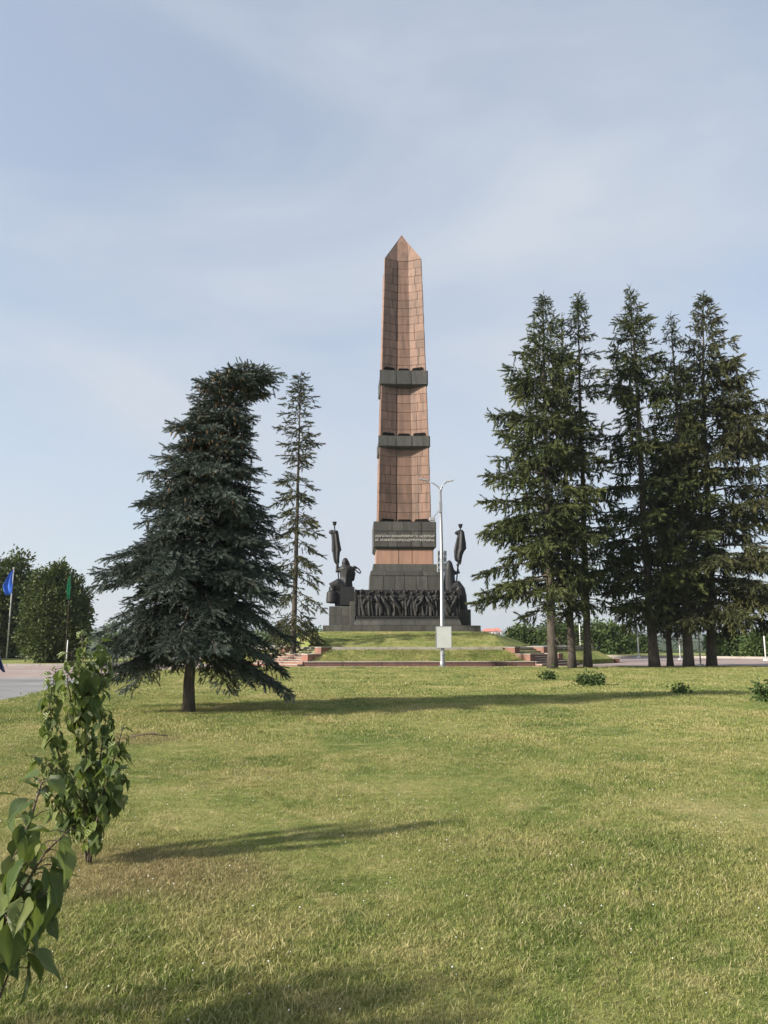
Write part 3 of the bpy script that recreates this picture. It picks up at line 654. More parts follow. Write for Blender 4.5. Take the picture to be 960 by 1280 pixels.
# grey paving strip in front of the kerb
strip = sheet('footpath', [(-9, 45.2), (12, 46.0), (12, 47.6), (-9, 46.8)], 0.056, M['pale']); tag(strip, 'narrow pale footpath between lawn and kerb wall', kind='structure')
def stairs(sgn, label):
    t = empty('staircase', MC, MR); tag(t, label, 'stairs', 'corner stairs up the mound')
    # local frame: origin at the top near corner, e along the ledge, d down and outward
    O = Vector((5.40, -13.55, 0)); e = Vector((1, 1, 0)).normalized(); d = Vector((1, -1, 0)).normalized()
    def blk(s0, s1, d0, d1, z0, z1, mat, name, parent=t):
        f = lambda s_, q, z: Vector((sgn * (O + e * s_ + d * q).x, (O + e * s_ + d * q).y, z))
        q = [(s0, d0), (s1, d0), (s1, d1), (s0, d1)]
        if sgn > 0: q = q[::-1]
        mb = MB(); mb.hexa([f(a, b, z0) for a, b in q], [f(a, b, z1) for a, b in q]); return mb.build(name, mat, parent)
    Wd = 4.0
    for s0 in (0.0, Wd - 0.55):
        c1 = blk(s0, s0 + 0.55, -0.3, 0.95, 0.0, 1.16, M['pinkred'], 'cheek_wall'); blk(s0 - .03, s0 + 0.58, -0.33, 0.98, 1.162, 1.21, M['pale'], 'coping', c1)
        c2 = blk(s0, s0 + 0.55, 0.955, 2.05, 0.0, 0.74, M['pinkred'], 'cheek_wall'); blk(s0 - .03, s0 + 0.58, 0.985, 2.08, 0.742, 0.79, M['pale'], 'coping', c2)
    hs = [(0.0, 0.33, 1.06), (0.33, 0.66, 0.92), (0.66, 0.95, 0.80), (0.95, 1.35, 0.74), (1.35, 1.68, 0.60), (1.68, 2.02, 0.46), (2.02, 2.45, 0.335), (2.45, 2.85, 0.19)]
    for i, (a, b, z) in enumerate(hs):
        wide = i >= 6
        s0, s1 = (0.0, Wd + 0.6) if wide else (0.552, Wd - 0.552)
        c = blk(s0, s1, a, b + 0.0, -0.02, z - 0.045, M['pinkred'], 'step'); blk(s0, s1, a - 0.0, b + 0.035, z - 0.043, z, M['pale'], 'tread', c)
stairs(1, 'red granite corner stairs with stepped cheek walls right of the mound by the spruce trunks')
stairs(-1, 'red granite corner stairs left of the mound behind the slender spruce')

# ------------------------------------------------------------------ conifers
def sprig_template(n, ln, wd, spread, seed, droop=0.0):
    """a twig along +x with n narrow needle blades around it"""
    r = np.random.default_rng(seed); V = []; F = []; tt = []
    for i in range(n):
        x = (i + r.uniform(0, .8)) / n; a = i * 2.399 + r.uniform(-.3, .3); tilt = spread * (1 - 0.45 * x)
        d = np.array([math.cos(tilt), math.sin(tilt) * math.cos(a), math.sin(tilt) * math.sin(a) * .75]); l = ln * (1.1 - 0.3 * x) * r.uniform(.8, 1.15)
        side = np.cross(d, r.normal(size=3)); side /= np.linalg.norm(side); p = np.array([x, 0, 0]); b = len(V)
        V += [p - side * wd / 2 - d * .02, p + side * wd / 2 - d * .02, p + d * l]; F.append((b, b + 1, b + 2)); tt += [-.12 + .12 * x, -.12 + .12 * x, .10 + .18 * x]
    return np.array(V), np.array(F), np.array(tt)
NEAR = sprig_template(30, 0.30, 0.085, 0.95, 1); FAR = sprig_template(11, 0.46, 0.15, 0.75, 2)

def interp(tab, z, c): return float(np.interp(z, [r[0] for r in tab], [r[c] for r in tab]))
def spruce(name, label, group, axis, prof, trunk_r, mat, tmpl, sprig, nbr, seed, z_low, up=(0.55, -0.25), hang=0.0, step=0.5, twig=0.34, side_step=0.26, tone_mu=0.45, thin=0.0, cones=0, plate=0.35, sag0=0.42, tiers=0, rvar=(.62, 1.10), dead=0):
    """axis: [(z, x, y)]; prof: [(z, left r, right r, depth r)]; branches leave the axis in loose tiers"""
    r = np.random.default_rng(seed); base = Vector((axis[0][1], axis[0][2], axis[0][0]))
    root = empty(name, base); tag(root, label, 'tree', group)
    zt = axis[-1][0]; H = zt - axis[0][0]
    ax = lambda z: np.array([interp(axis, z, 1), interp(axis, z, 2), z])
    tk = MB(); zs = np.linspace(axis[0][0] - .15, zt, 22)
    def rad(z): return max(0.012, trunk_r * (1 - (z - base.z) / H) ** 0.85 * (1 + 0.22 * math.exp(-(z - base.z) / (trunk_r * 1.6)))) * .84
    tk.tube([ax(z) - np.array(base) + r.normal(size=3) * (0.02, 0.02, 0) * (trunk_r * 2) for z in zs], [rad(z) for z in zs], 12)
    SF = []; POS = []; DIR = []; SC = []; TN = []; CP = []
    zz = []; z = z_low
    u = np.sort(r.uniform(0, 1, nbr)) ; ph = r.uniform(0, 6)
    for i in range(nbr):
        f = 1 - (1 - u[i]) ** 1.15                                      # denser towards the top
        z = z_low + (zt - .15 - z_low) * f; rel = (z - z_low) / (zt - z_low)
        if tiers: z = z_low + (zt - .15 - z_low) * min(.985, (math.floor(f * tiers) + .5 + r.normal() * .13) / tiers); z = max(z, z_low); rel = (z - z_low) / (zt - z_low)
        az = i * 2.399963 + r.uniform(-.5, .5) + ph; ca, sa = math.cos(az), math.sin(az)
        rl, rrr, rd = interp(prof, z, 1), interp(prof, z, 2), interp(prof, z, 3)
        Rr = math.hypot((rrr if ca > 0 else rl) * ca, rd * sa) * r.uniform(*rvar)
        if tiers and rel < .09 and sa < -.30 and abs(ca) < .72: Rr *= .25
        if r.random() < thin: Rr *= r.uniform(.3, .7)
        Rr = max(Rr, .12)
        a0 = up[1] + (up[0] - up[1]) * rel ** 1.2 + r.uniform(-.12, .12); sag = sag0 * (1 - rel) + 0.10
        o = ax(z); h = np.array([ca, sa, 0.0]); sd = np.array([-sa, ca, 0.0])
        pt = lambda t: o + h * Rr * t + np.array([0, 0, Rr * (a0 * t - sag * t * t + 0.30 * sag * t ** 3)])
        ts = np.linspace(0, 1, 6); pp = [pt(t) for t in ts]; r0 = max(0.012, min(rad(z) * .45, Rr * 0.018 + .008))
        tk.tube([p - np.array(base) for p in pp], [r0 * (1 - .8 * t) for t in ts], 4, False)
        btone = tone_mu + r.normal() * .12
        n = max(2, int(Rr / side_step)); tmin = 0.12 + 0.22 * (1 - rel)
        for k in range(n):
            t = tmin + (1 - tmin) * (k + r.uniform(.2, .9)) / n; p = pt(t); dv = pt(min(1, t + .05)) - pt(t - .05); dv /= np.linalg.norm(dv)
            for s_ in (-1, 1):
                l2 = (twig * Rr * (1 - t) ** .7 + sprig * .9) * r.uniform(.6, 1.15); l2 = min(l2, 0.42 * Rr + sprig)
                dd = dv * r.uniform(.45, .9) + sd * s_ * r.uniform(.5, 1.0) + np.array([0, 0, r.normal() * plate * .5 - hang * r.uniform(.2, 1.2)]); dd /= np.linalg.norm(dd)
                m = max(1, int(round(l2 / (sprig * step))))
                for j in range(m):
                    q = p + dd * (l2 * j / m) + r.normal(size=3) * sprig * .12; e = dd + r.normal(size=3) * .33 + np.array([0, 0, -hang * .5 * j / m])
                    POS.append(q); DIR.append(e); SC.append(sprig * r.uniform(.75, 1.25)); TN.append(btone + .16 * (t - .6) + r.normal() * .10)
                    if hang > .3 and r.random() < .5:
                        POS.append(q); DIR.append(np.array([dd[0] * .3, dd[1] * .3, -1.0]) + r.normal(size=3) * .25); SC.append(sprig * r.uniform(.8, 1.4)); TN.append(btone - .05 + r.normal() * .10)
                    if cones and rel > .45 and r.random() < cones * (rel - .35): CP.append(q)
            POS.append(p); DIR.append(dv + r.normal(size=3) * .2); SC.append(sprig * r.uniform(.8, 1.3)); TN.append(btone + .1 * t)
        POS.append(pt(.96)); DIR.append(dv); SC.append(sprig * 1.2); TN.append(btone + .15)
        SF += [0.42 + 0.58 * min(1, Rr / (sprig * 3.4))] * (len(POS) - len(SF))
    # bare dead limbs below the crown
    for k in range(dead):
        z = base.z + (z_low - base.z) * r.uniform(.35, 1.25); az = r.uniform(0, 6.28); l = r.uniform(.4, 1.6); o = ax(z); h = np.array([math.cos(az), math.sin(az), 0])
        pp = [o, o + h * l * .5 + np.array([0, 0, r.uniform(-.1, .12) * l]), o + h * l + np.array([0, 0, r.uniform(-.45, .1) * l])]; tk.tube([p - np.array(base) for p in pp], [.028, .02, .008], 4, False)
        for j in range(3):
            q = pp[1] + (pp[2] - pp[1]) * r.random(); tk.tube([q - np.array(base), q - np.array(base) + (h + r.normal(size=3) * .7) * .35 * l], [.010, .004], 3, False)
    # leading shoot
    for k in range(22):
        q = ax(zt - .02 - k * sprig * .30); POS.append(q); DIR.append(np.array([r.normal() * .5, r.normal() * .5, 1.0])); SC.append(sprig * (0.5 + .02 * k)); TN.append(tone_mu); SF.append(1.0)
    tk.build('trunk', M['bark'], root, smooth=True)
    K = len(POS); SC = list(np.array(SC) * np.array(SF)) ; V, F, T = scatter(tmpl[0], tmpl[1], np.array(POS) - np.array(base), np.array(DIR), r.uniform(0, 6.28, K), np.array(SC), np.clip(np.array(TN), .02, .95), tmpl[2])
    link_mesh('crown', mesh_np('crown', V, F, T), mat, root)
    if CP:
        cv, cf = [], []; c = MB(); c.tube([(0, 0, 0), (.25, 0, 0), (.6, 0, 0), (1, 0, 0)], [.06, .15, .15, .04], 5); cf = [f for f in c.f]
        tv = np.array(c.v); tf = np.array([t for f in c.f for t in [(f[0], f[i], f[i + 1]) for i in range(1, len(f) - 1)]])
        CPa = np.array(CP) - np.array(base); K = len(CPa); V, F, T = scatter(tv, tf, CPa, np.tile([0, 0, -1.0], (K, 1)) + r.normal(size=(K, 3)) * .18, r.uniform(0, 6, K), r.uniform(.09, .14, K), np.zeros(K))
        o = link_mesh('cones', mesh_np('cones', V, F), M['cone'], root); tag(o, 'brown hanging cones', kind='stuff')
    return root, len(F)

def px_axis(Y, rows):     # [(px, py)] bottom to top -> [(z, x, y)]
    out = []
    for px, py in rows:
        p = at(px, py, Y); out.append((p.z, p.x, Y))
    return out
def px_prof(Y, rows, dk=1.0):   # [(py, left px, right px)] widths in pixels
    out = []
    for py, a, b in rows:
        z = zat(py, Y); k = dep(Y, z) / FPX; out.append((z, a * k, b * k, (a + b) / 2 * k * dk))
    return sorted(out)

# the near blue spruce with its bent top
Yn = 17.1
axn = px_axis(Yn, [(235, 891), (237, 840), (243, 780), (250, 700), (258, 625), (270, 560), (282, 515), (289, 495), (298, 478), (312, 464), (331, 455)])
axn[0] = (LZ - .02, axn[0][1], Yn)
prn = px_prof(Yn, [(885, 75, 80), (860, 98, 100), (830, 116, 118), (780, 130, 126), (740, 128, 122), (700, 122, 112), (660, 108, 97), (625, 97, 88), (590, 76, 66), (560, 70, 46), (530, 54, 30), (500, 42, 38), (482, 42, 50), (466, 30, 42), (450, 12, 16)], 1.0)
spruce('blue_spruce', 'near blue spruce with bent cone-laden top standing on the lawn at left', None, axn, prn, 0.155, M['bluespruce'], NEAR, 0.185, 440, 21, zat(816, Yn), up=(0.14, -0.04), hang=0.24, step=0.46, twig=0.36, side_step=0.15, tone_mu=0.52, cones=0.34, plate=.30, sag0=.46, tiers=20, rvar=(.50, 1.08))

# the slender spruce beside the mound
Yt = 49.4
axt = px_axis(Yt, [(366, 832), (370, 700), (373, 580), (376, 467)]); axt[0] = (0.0, axt[0][1], Yt)
spruce('slender_spruce', 'slender sparse spruce behind the blue spruce left of the monument', 'spruces on the hilltop', axt, px_prof(Yt, [(800, 35, 48), (770, 30, 42), (700, 32, 30), (640, 33, 28), (560, 27, 23), (500, 19, 19), (470, 5, 5)]), 0.24, M['spruce2'], FAR, 0.45, 165, 31, zat(795, Yt), up=(0.30, -0.35), hang=0.25, step=0.55, twig=0.30, side_step=0.42, tone_mu=0.46, thin=0.28)

# the spruces on the right
G = 'spruces on the hilltop'
def right_tree(base, tip, mid, rows, tr, seed, label, low, nbr, mat='spruce', **kw):
    Y = ground_Y(base[1]); ax_ = px_axis(Y, [base] + mid + [tip]); ax_[0] = (0.03, ax_[0][1], Y)
    spruce('spruce_tree', label, G, ax_, px_prof(Y, rows), tr, M[mat], FAR, 0.50, nbr, seed, zat(low, Y), dead=20, **kw)
common = dict(hang=0.34, step=0.52, twig=0.34, side_step=0.46, up=(0.36, 0.10), sag0=.30, rvar=(.5, 1.2))
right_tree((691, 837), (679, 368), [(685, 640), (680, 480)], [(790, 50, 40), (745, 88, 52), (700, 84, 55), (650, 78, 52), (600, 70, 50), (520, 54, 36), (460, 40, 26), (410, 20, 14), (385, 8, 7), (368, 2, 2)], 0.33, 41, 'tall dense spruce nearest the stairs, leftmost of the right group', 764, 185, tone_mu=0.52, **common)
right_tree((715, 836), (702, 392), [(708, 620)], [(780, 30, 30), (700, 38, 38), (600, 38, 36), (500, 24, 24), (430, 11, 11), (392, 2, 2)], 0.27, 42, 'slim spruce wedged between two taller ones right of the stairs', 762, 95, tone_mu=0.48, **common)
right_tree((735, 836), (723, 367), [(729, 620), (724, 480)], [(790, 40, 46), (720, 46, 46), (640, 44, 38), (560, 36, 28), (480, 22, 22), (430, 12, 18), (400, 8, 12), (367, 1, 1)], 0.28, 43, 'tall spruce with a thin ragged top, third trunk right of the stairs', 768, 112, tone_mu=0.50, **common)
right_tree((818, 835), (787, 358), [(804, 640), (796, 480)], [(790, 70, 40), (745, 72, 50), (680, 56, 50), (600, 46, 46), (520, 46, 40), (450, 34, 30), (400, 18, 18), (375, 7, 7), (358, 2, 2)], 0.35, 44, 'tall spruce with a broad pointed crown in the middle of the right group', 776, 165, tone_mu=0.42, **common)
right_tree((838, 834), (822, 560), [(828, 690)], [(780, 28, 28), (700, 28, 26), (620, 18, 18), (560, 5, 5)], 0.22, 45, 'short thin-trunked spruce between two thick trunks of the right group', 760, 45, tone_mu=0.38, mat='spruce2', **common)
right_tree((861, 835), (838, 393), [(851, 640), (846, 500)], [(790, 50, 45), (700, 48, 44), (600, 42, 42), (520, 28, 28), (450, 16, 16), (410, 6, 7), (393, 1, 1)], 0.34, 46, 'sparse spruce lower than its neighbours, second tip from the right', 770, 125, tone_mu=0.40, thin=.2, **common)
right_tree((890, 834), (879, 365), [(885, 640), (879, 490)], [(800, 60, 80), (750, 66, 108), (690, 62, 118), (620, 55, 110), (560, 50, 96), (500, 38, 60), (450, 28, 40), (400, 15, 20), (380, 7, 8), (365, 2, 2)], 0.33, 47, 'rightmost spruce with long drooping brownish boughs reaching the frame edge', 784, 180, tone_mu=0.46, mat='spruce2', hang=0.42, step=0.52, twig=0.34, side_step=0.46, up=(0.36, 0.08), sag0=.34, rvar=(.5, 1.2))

# ------------------------------------------------------------------ broadleaf trees and bushes
LEAF = (np.array([(0, 0, 0), (.5, .34, .06), (1, 0, -.05), (.5, -.34, .06)]), np.array([(0, 1, 2), (0, 2, 3)]))
def bushy(name, label, cat, group, base, lobes, nclump, leaf, mat, seed, trunk=0.12, per=22, csize=0.5):
    """crown lobes [(dx, dy, z, rx, ry, rz)]; leaf clumps spread through each lobe's shell"""
    r = np.random.default_rng(seed); root = empty(name, base); tag(root, label, cat, group)
    tk = MB(); top = max(l[2] for l in lobes); tk.tube([(0, 0, -.1), (.03, 0, top * .4), (0, .05, top)], [trunk, trunk * .7, trunk * .2], 8)
    wts = np.array([l[3] * l[5] for l in lobes]); wts /= wts.sum(); P_, D_, T_ = [], [], []
    for c in range(nclump):
        l = lobes[r.choice(len(lobes), p=wts)]; d = r.normal(size=3); d /= np.linalg.norm(d); f = r.uniform(.45, 1.08) ** .6
        c0 = np.array([l[0] + d[0] * l[3] * f, l[1] + d[1] * l[4] * f, max(.1, l[2] + d[2] * l[5] * f)]); ct = r.normal() * .14 + .48
        if c % 9 == 0: tk.tube([(0, 0, c0[2] * .45), tuple(c0 * .6 + np.array([0, 0, c0[2] * .1])), tuple(c0)], [trunk * .3, trunk * .15, .01], 4, False)
        n = int(per * r.uniform(.6, 1.3)); q = r.normal(size=(n, 3)) * csize * np.array([.5, .5, .42]); P_.append(c0 + q)
        D_.append(q + d * .5 * csize + r.normal(size=(n, 3)) * .35 * csize + np.array([0, 0, -.1])); T_.append(ct + r.normal(size=n) * .12)
    P_, D_, T_ = np.concatenate(P_), np.concatenate(D_), np.concatenate(T_); k = P_[:, 2] > .02; P_, D_, T_ = P_[k], D_[k], T_[k]; K = len(P_)
    V, F, T = scatter(LEAF[0], LEAF[1], P_, D_, r.uniform(0, 6.28, K), leaf * r.uniform(.7, 1.3, K), np.clip(T_, .02, .98))
    tk.build('trunk', M['bark'], root, smooth=True); link_mesh('crown', mesh_np('crown', V, F, T), mat, root); return root
def pbush(px, py_base, Y, wpx, toppy, name, label, cat, group, seed, leaf=.22, ncl=260, mat='treeleaf', per=24, csize=.5, z0=0.0):
    k = dep(Y, 2) / FPX; x = (px - 480) * k; H = zat(toppy, Y) - z0; wd = wpx * k; r = random.Random(seed)
    lobes = [(0, 0, H * .25, wd * .48, wd * .4, H * .25), (0, 0, H * .42, wd * .46, wd * .4, H * .40), (-wd * .16, 0, H * .62, wd * .28, wd * .28, H * .33), (wd * .18, .2, H * .55, wd * .27, wd * .28, H * .32), (wd * r.uniform(-.1, .1), 0, H * .74, wd * .22, wd * .2, H * .27)]
    bushy(name, label, cat, group, (x, Y, z0), lobes, ncl, leaf, M[mat], seed, .14, per, csize)
GT = 'leafy trees across the road'
pbush(68, 830, 53, 84, 704, 'broadleaf_tree', 'dense round leafy tree behind the green flag, foliage down to the ground', 'tree', GT, 61, .20, 1250, per=28, csize=.40)
pbush(6, 826, 66, 84, 690, 'broadleaf_tree', 'dark leafy tree behind the blue flag at the left edge', 'tree', GT, 62, .28, 900, per=24, csize=.5)
pbush(-66, 826, 60, 90, 705, 'broadleaf_tree', 'leafy tree at the far left edge beyond the blue flag', 'tree', GT, 63, .28, 500, per=22, csize=.5)
GB = 'bushes beyond the plaza'
for i, (px, Y, wpx, top, lab) in enumerate([(655, 88, 46, 783, 'dark bush beyond the stairs left of the first spruce trunk'), (700, 86, 60, 776, 'bush seen between the first two spruce trunks'), (757, 84, 70, 776, 'light green round bush right of the third spruce trunk'), (800, 92, 34, 796, 'low bush beside the white pole right of the round bush'), (913, 74, 60, 792, 'broad green bush right of the last spruce trunk'), (955, 70, 50, 790, 'green bush at the right edge behind the kerb'), (990, 68, 60, 784, 'tall bush outside the right edge of the spruces')]):
    pbush(px, 822, Y, wpx, top, 'bush', lab, 'bush', GB, 70 + i, .30, 320, 'bushleaf', 22, .5)
for i, (px, Y, wpx, top, lab) in enumerate([(392, 96, 60, 783, 'dim bush left of the mound behind the slender spruce'), (345, 100, 70, 778, 'dim bush beyond the plaza behind the blue spruce'), (160, 98, 80, 775, 'far bush seen under the left boughs of the blue spruce'), (612, 110, 34, 795, 'small bush right of the stylobate below the red roofs')]):
    pbush(px, 822, Y, wpx, top, 'bush', lab, 'bush', GB, 90 + i, .3, 110, 'bushleaf', 20, .6)

# ------------------------------------------------------------------ lamp post with sign plate
lp = empty('lamp_post', (3.46, 45.38, 0.05)); tag(lp, 'tall steel street lamp with two arms in front of the mound', 'street lamp')
def lpp(px, py, dv=0): return at(px, py, 45.38 + dv) - Vector((3.46, 45.38, 0.05))
mb = MB(); mb.tube([(0, 0, -.1), (0, 0, .35), (0, 0, .36), lpp(552.3, 700) * 1, (0, 0, zat(612, 45.38) - .05)], [.155, .15, .13, .105, .075], 14); 
mb.v = [(v[0] if abs(v[0]) < .3 else v[0], v[1], v[2]) for v in mb.v]; mb.build('pole', M['steel'], lp, smooth=True)
mb = MB(); mb.box(-.26, .26, -.26, .26, -.03, .05); mb.build('base_plate', M['lampgrey'], lp, bevel=.01)
mb = MB(); mb.box(-.06, .06, -.158, -.10, .7, 1.05); mb.build('hatch', M['lampgrey'], lp, bevel=.01)
ztop = zat(611, 45.38) - .05
for s_, ex, ey in ((-1, 533, 600.5), (1, 558.5, 602)):
    tipp = lpp(ex, ey); mb = MB(); mb.tube([(0, 0, ztop - .6), (s_ * .04, 0, ztop - .1), (s_ * .12, 0, ztop + .12), (tipp.x * .45, 0, tipp.z - .22), tipp], [.05, .05, .045, .04, .035], 8); arm = mb.build('lamp_arm', M['steel'], lp, smooth=True)
    hd = MB(); d = Vector((s_ * 1, 0, .22)).normalized(); a = tipp - d * .1; b_ = tipp + d * .42; u = Vector((0, .13, 0)); k = Vector((0, 0, .035))
    hd.hexa([a - u * .6 - k, b_ - u - k, b_ + u - k, a + u * .6 - k], [a - u * .5 + k * 1.6, b_ - u * .8 + k, b_ + u * .8 + k, a + u * .5 + k * 1.6]); hd.build('lamp_head', M['lampgrey'], arm, bevel=.015)
mb = MB(); mb.tube([lpp(550.3, 636), lpp(541.5, 647)], [.03, .03], 6); br = mb.build('bracket', M['steel'], lp)
mb = MB(); q = lpp(540.2, 649); mb.box(q.x - .17, q.x + .17, -.12, .16, q.z - .11, q.z + .11); mb.build('camera_box', M['lampgrey'], br, bevel=.03)
mb = MB(); q = lpp(550.6, 634); mb.box(q.x - .1, q.x + .1, -.12, .12, q.z - .35, q.z + .35); mb.build('junction_box', M['steel'], lp, bevel=.02)
for ix, (px0, px1) in enumerate(((546.6, 549.6), (555.2, 558.2))):
    for (py0, py1) in ((688, 695), (695.4, 702.5), (703.4, 709), (709.4, 715)):
        a, b_ = lpp(px0 if ix == 0 else 549.9, py1), lpp(549.6 if ix == 0 else px1 - 3, py0)
        a, b_ = lpp(px0, py1), lpp(px1, py0); mb = MB(); mb.box(a.x, b_.x, -.02, .22, a.z, b_.z); f = mb.build('floodlight', M['lampgrey'], lp, bevel=.02)
        mb = MB(); mb.box(a.x + .03, b_.x - .03, -.035, -.022, a.z + .05, b_.z - .05); mb.build('lens', M['glass'], f)
for py in (691.5, 699, 706, 712):
    a, b_ = lpp(547, py), lpp(558, py); mb = MB(); mb.box(a.x, b_.x, .10, .14, a.z - .02, a.z + .02); mb.build('floodlight_bar', M['steel'], lp)
sg = empty('sign_plate', (3.46, 45.2, 0.05)); tag(sg, 'blank pale metal plate fixed low on the lamp post', 'sign')
a, b_ = at(545, 810, 45.2), at(564, 783, 45.2); mb = MB(); mb.box(a.x - 3.46, b_.x - 3.46, -.05, -.02, a.z - .05, b_.z - .05); pn = mb.build('panel', M['signback'], sg, bevel=.008)
mb = MB(); x0, x1, z0, z1 = a.x - 3.46, b_.x - 3.46, a.z - .05, b_.z - .05
for q in ((x0 - .02, x0 + .02, z0 - .02, z1 + .02), (x1 - .02, x1 + .02, z0 - .02, z1 + .02)): mb = MB(); mb.box(q[0], q[1], -.062, -.012, q[2], q[3]); mb.build('frame_rail', M['steel'], sg)
for q in (z0, z1): mb = MB(); mb.box(x0 + .022, x1 - .022, -.060, -.014, q - .018, q + .018); mb.build('frame_rail', M['steel'], sg)
for q in (z0 + .25, z1 - .25): mb = MB(); mb.box(-.16, .16, -.018, .33, q - .03, q + .03); mb.build('clamp', M['steel'], sg)

# ------------------------------------------------------------------ flags on poles
def flag(px, Y, toppy, pole_top, label, cloth, rows, mat, rp=.04, pm='woodpole'):
    zt = zat(pole_top, Y); k = dep(Y, zt) / FPX; x = (px - 480) * k; t = empty('flagpole', (x, Y, 0)); tag(t, label, 'flag')
    mb = MB(); mb.tube([(0, 0, 0), (0, 0, zt * .5), (0, 0, zt)], [rp, rp * .85, rp * .6], 8); mb.build('pole', M[pm], t, smooth=True)
    mb = MB(); mb.ball((0, 0, zt + .04), rp * 1.4, 8, 6); mb.build('finial', M['woodpole'], t)
    # limp cloth: rows of (height py, near edge px, far edge px)
    me = []; n = 12; V = []; F = []
    for j, (py, a, b) in enumerate(rows):
        z = zat(py, Y); kk = dep(Y, z) / FPX
        for i in range(n + 1):
            f = i / n; xx = ((a + (b - a) * f) - 480) * kk - x; yy = .14 * math.sin(f * 9 + j * .7) * f + .05 * math.sin(j * 1.3 + 3 * f)
            V.append((xx, yy - .03, z))
    for j in range(len(rows) - 1):
        for i in range(n): q = j * (n + 1) + i; F.append((q, q + 1, q + n + 2, q + n + 1))
    m_ = bpy.data.meshes.new('cloth'); m_.from_pydata(V, [], F); m_.polygons.foreach_set('use_smooth', [True] * len(F)); m_.update()
    o = link_mesh('cloth', m_, mat, t); s_ = o.modifiers.new('thick', 'SOLIDIFY'); s_.thickness = .012
flag(17.2, 60, 712, 711, 'blue flag hanging from a tall pole at the left edge', None, [(712, 17, 16.2), (718, 17, 12), (726, 16.6, 8), (733, 16.2, 4.5), (738, 15.8, 5), (744, 15.4, 7)], M['blueflag'], .06)
flag(88.5, 50.5, 718, 717, 'narrow green flag hanging in front of the leafy tree', None, [(718, 88.4, 88.2), (726, 88.4, 86.2), (734, 88.2, 85.2), (742, 88, 84.8), (749, 87.6, 84.6)], M['greenflag'], .02, 'bark2')
flag(-9, 30, 760, 750, 'navy cloth corner hanging into view at the left edge', None, [(760, -8, -7), (790, -8, -1), (815, -8, 2), (825, -6, 4), (834, -1, 6), (840, 4, 6.6)], M['navyflag'], .05)

# ------------------------------------------------------------------ slim poles beyond the plaza
def slim_pole(px, base, top, label, r=.05, bent=False):
    p = on_ground(px, base); Y = p.y; zt = zat(top, Y); t = empty('slim_pole', (p.x, Y, 0)); tag(t, label, 'pole', 'slim poles round the plaza')
    mb = MB(); pts = [(0, 0, 0), (0, 0, zt * .6), (0, 0, zt)]; rs = [r, r * .85, r * .7]
    if bent: pts += [(.25, 0, zt + .45), (.7, 0, zt + .6)]; rs += [r * .6, r * .5]
    mb.tube(pts, rs, 8); mb.build('shaft', M['whitemetal'], t, smooth=True)
    mb = MB(); mb.box(-.14, .14, -.14, .14, 0, .14); mb.build('foot', M['whitemetal'], t)
slim_pole(726, 821, 777, 'slim pale pole between the second and third spruce trunks', .06)
slim_pole(798.5, 822.5, 785, 'slim pale pole standing on the far kerb left of the thick trunks', .07)
slim_pole(850.5, 825, 800, 'bent white pole between two thick spruce trunks', .06, True)
slim_pole(876, 833, 764, 'white pole just left of the rightmost trunk', .055)
slim_pole(957.5, 826, 795, 'slim pale pole at the right edge before the bush', .06)
slim_pole(82.5, 832, 800, 'short pale post at the kerb before the leafy tree', .045)

# far houses with red roofs
def house(px, py0, py1, Y, wpx, label, seed):
    k = dep(Y, 0) / FPX; p = at(px, py0, Y); H = zat(py1, Y) - p.z; W = wpx * k; t = empty('house', (p.x, Y, p.z)); tag(t, label, 'house', 'far red-roofed houses')
    mb = MB(); mb.box(-W / 2, W / 2, 0, 9, -8, H * .6); mb.build('wall', M['housewall'], t)
    mb = MB(); a = .5; z0, z1 = H * .6 + .01, H
    mb.add([(-W / 2 - a, -a, z0), (W / 2 + a, -a, z0), (W / 2 + a, 9 + a, z0), (-W / 2 - a, 9 + a, z0), (-W / 2 + 2, 4.5, z1), (W / 2 - 2, 4.5, z1)], [(0, 1, 5, 4), (1, 2, 5), (2, 3, 4, 5), (3, 0, 4), (3, 2, 1, 0)]); mb.build('roof', M['houseroof'], t)
    n = max(2, int(W / 3.2))
    for i in range(n):
        x = -W / 2 + W * (i + .5) / n; mb = MB(); mb.box(x - .7, x + .7, -.06, .02, H * .2, H * .45); mb.build('window', M['glass'], t)
house(612, 795, 785.5, 700, 15, 'left one of two far cream houses with red roof right of the stylobate', 1)
house(621.5, 795, 785, 705, 11, 'right one of two far cream houses with red roof left of the spruce bough', 2)
house(640, 796, 787, 690, 9, 'small far house half hidden by the spruce bough', 3)

# ------------------------------------------------------------------ saplings in front: every leaf an object
def leaf_mesh(seed):
    r = random.Random(seed); prof = [(-.07, .16), (.0, .33), (.12, .45), (.28, .47), (.45, .40), (.62, .28), (.78, .15), (.90, .065), (1.0, .004)]
    V, F = [], []; wk = r.uniform(.72, 1.08); fold = r.uniform(.25, .9); curl = r.uniform(.1, .7); tw = r.uniform(-.3, .3)
    for i, (t, wd) in enumerate(prof):
        z = -curl * t * t * .6; off = .03 * math.sin(t * 4 + seed)
        for s_ in (-1, -.5, 0, .5, 1):
            a = abs(s_) * wd; xx = t + (-.10 * abs(s_) if i == 0 else 0); zz = z + a * fold * (1 - .5 * abs(s_)) + .03 * math.sin(9 * t + 3 * s_ + seed) * abs(s_) + tw * s_ * wd * t * .6
            if i == 0 and s_ == 0: xx = .03
            V.append((xx, s_ * wd * wk * (1 + .05 * math.sin(13 * t + 2 * s_ + seed)) + off, zz))
    for i in range(len(prof) - 1):
        for j in range(4): q = i * 5 + j; F.append((q, q + 5, q + 6, q + 1))
    me = bpy.data.meshes.new('leaf'); me.from_pydata(V, [], F); me.polygons.foreach_set('use_smooth', [True] * len(F)); me.update(); me.materials.append(M['lilac']); return me
LEAVES = [leaf_mesh(i) for i in range(14)]
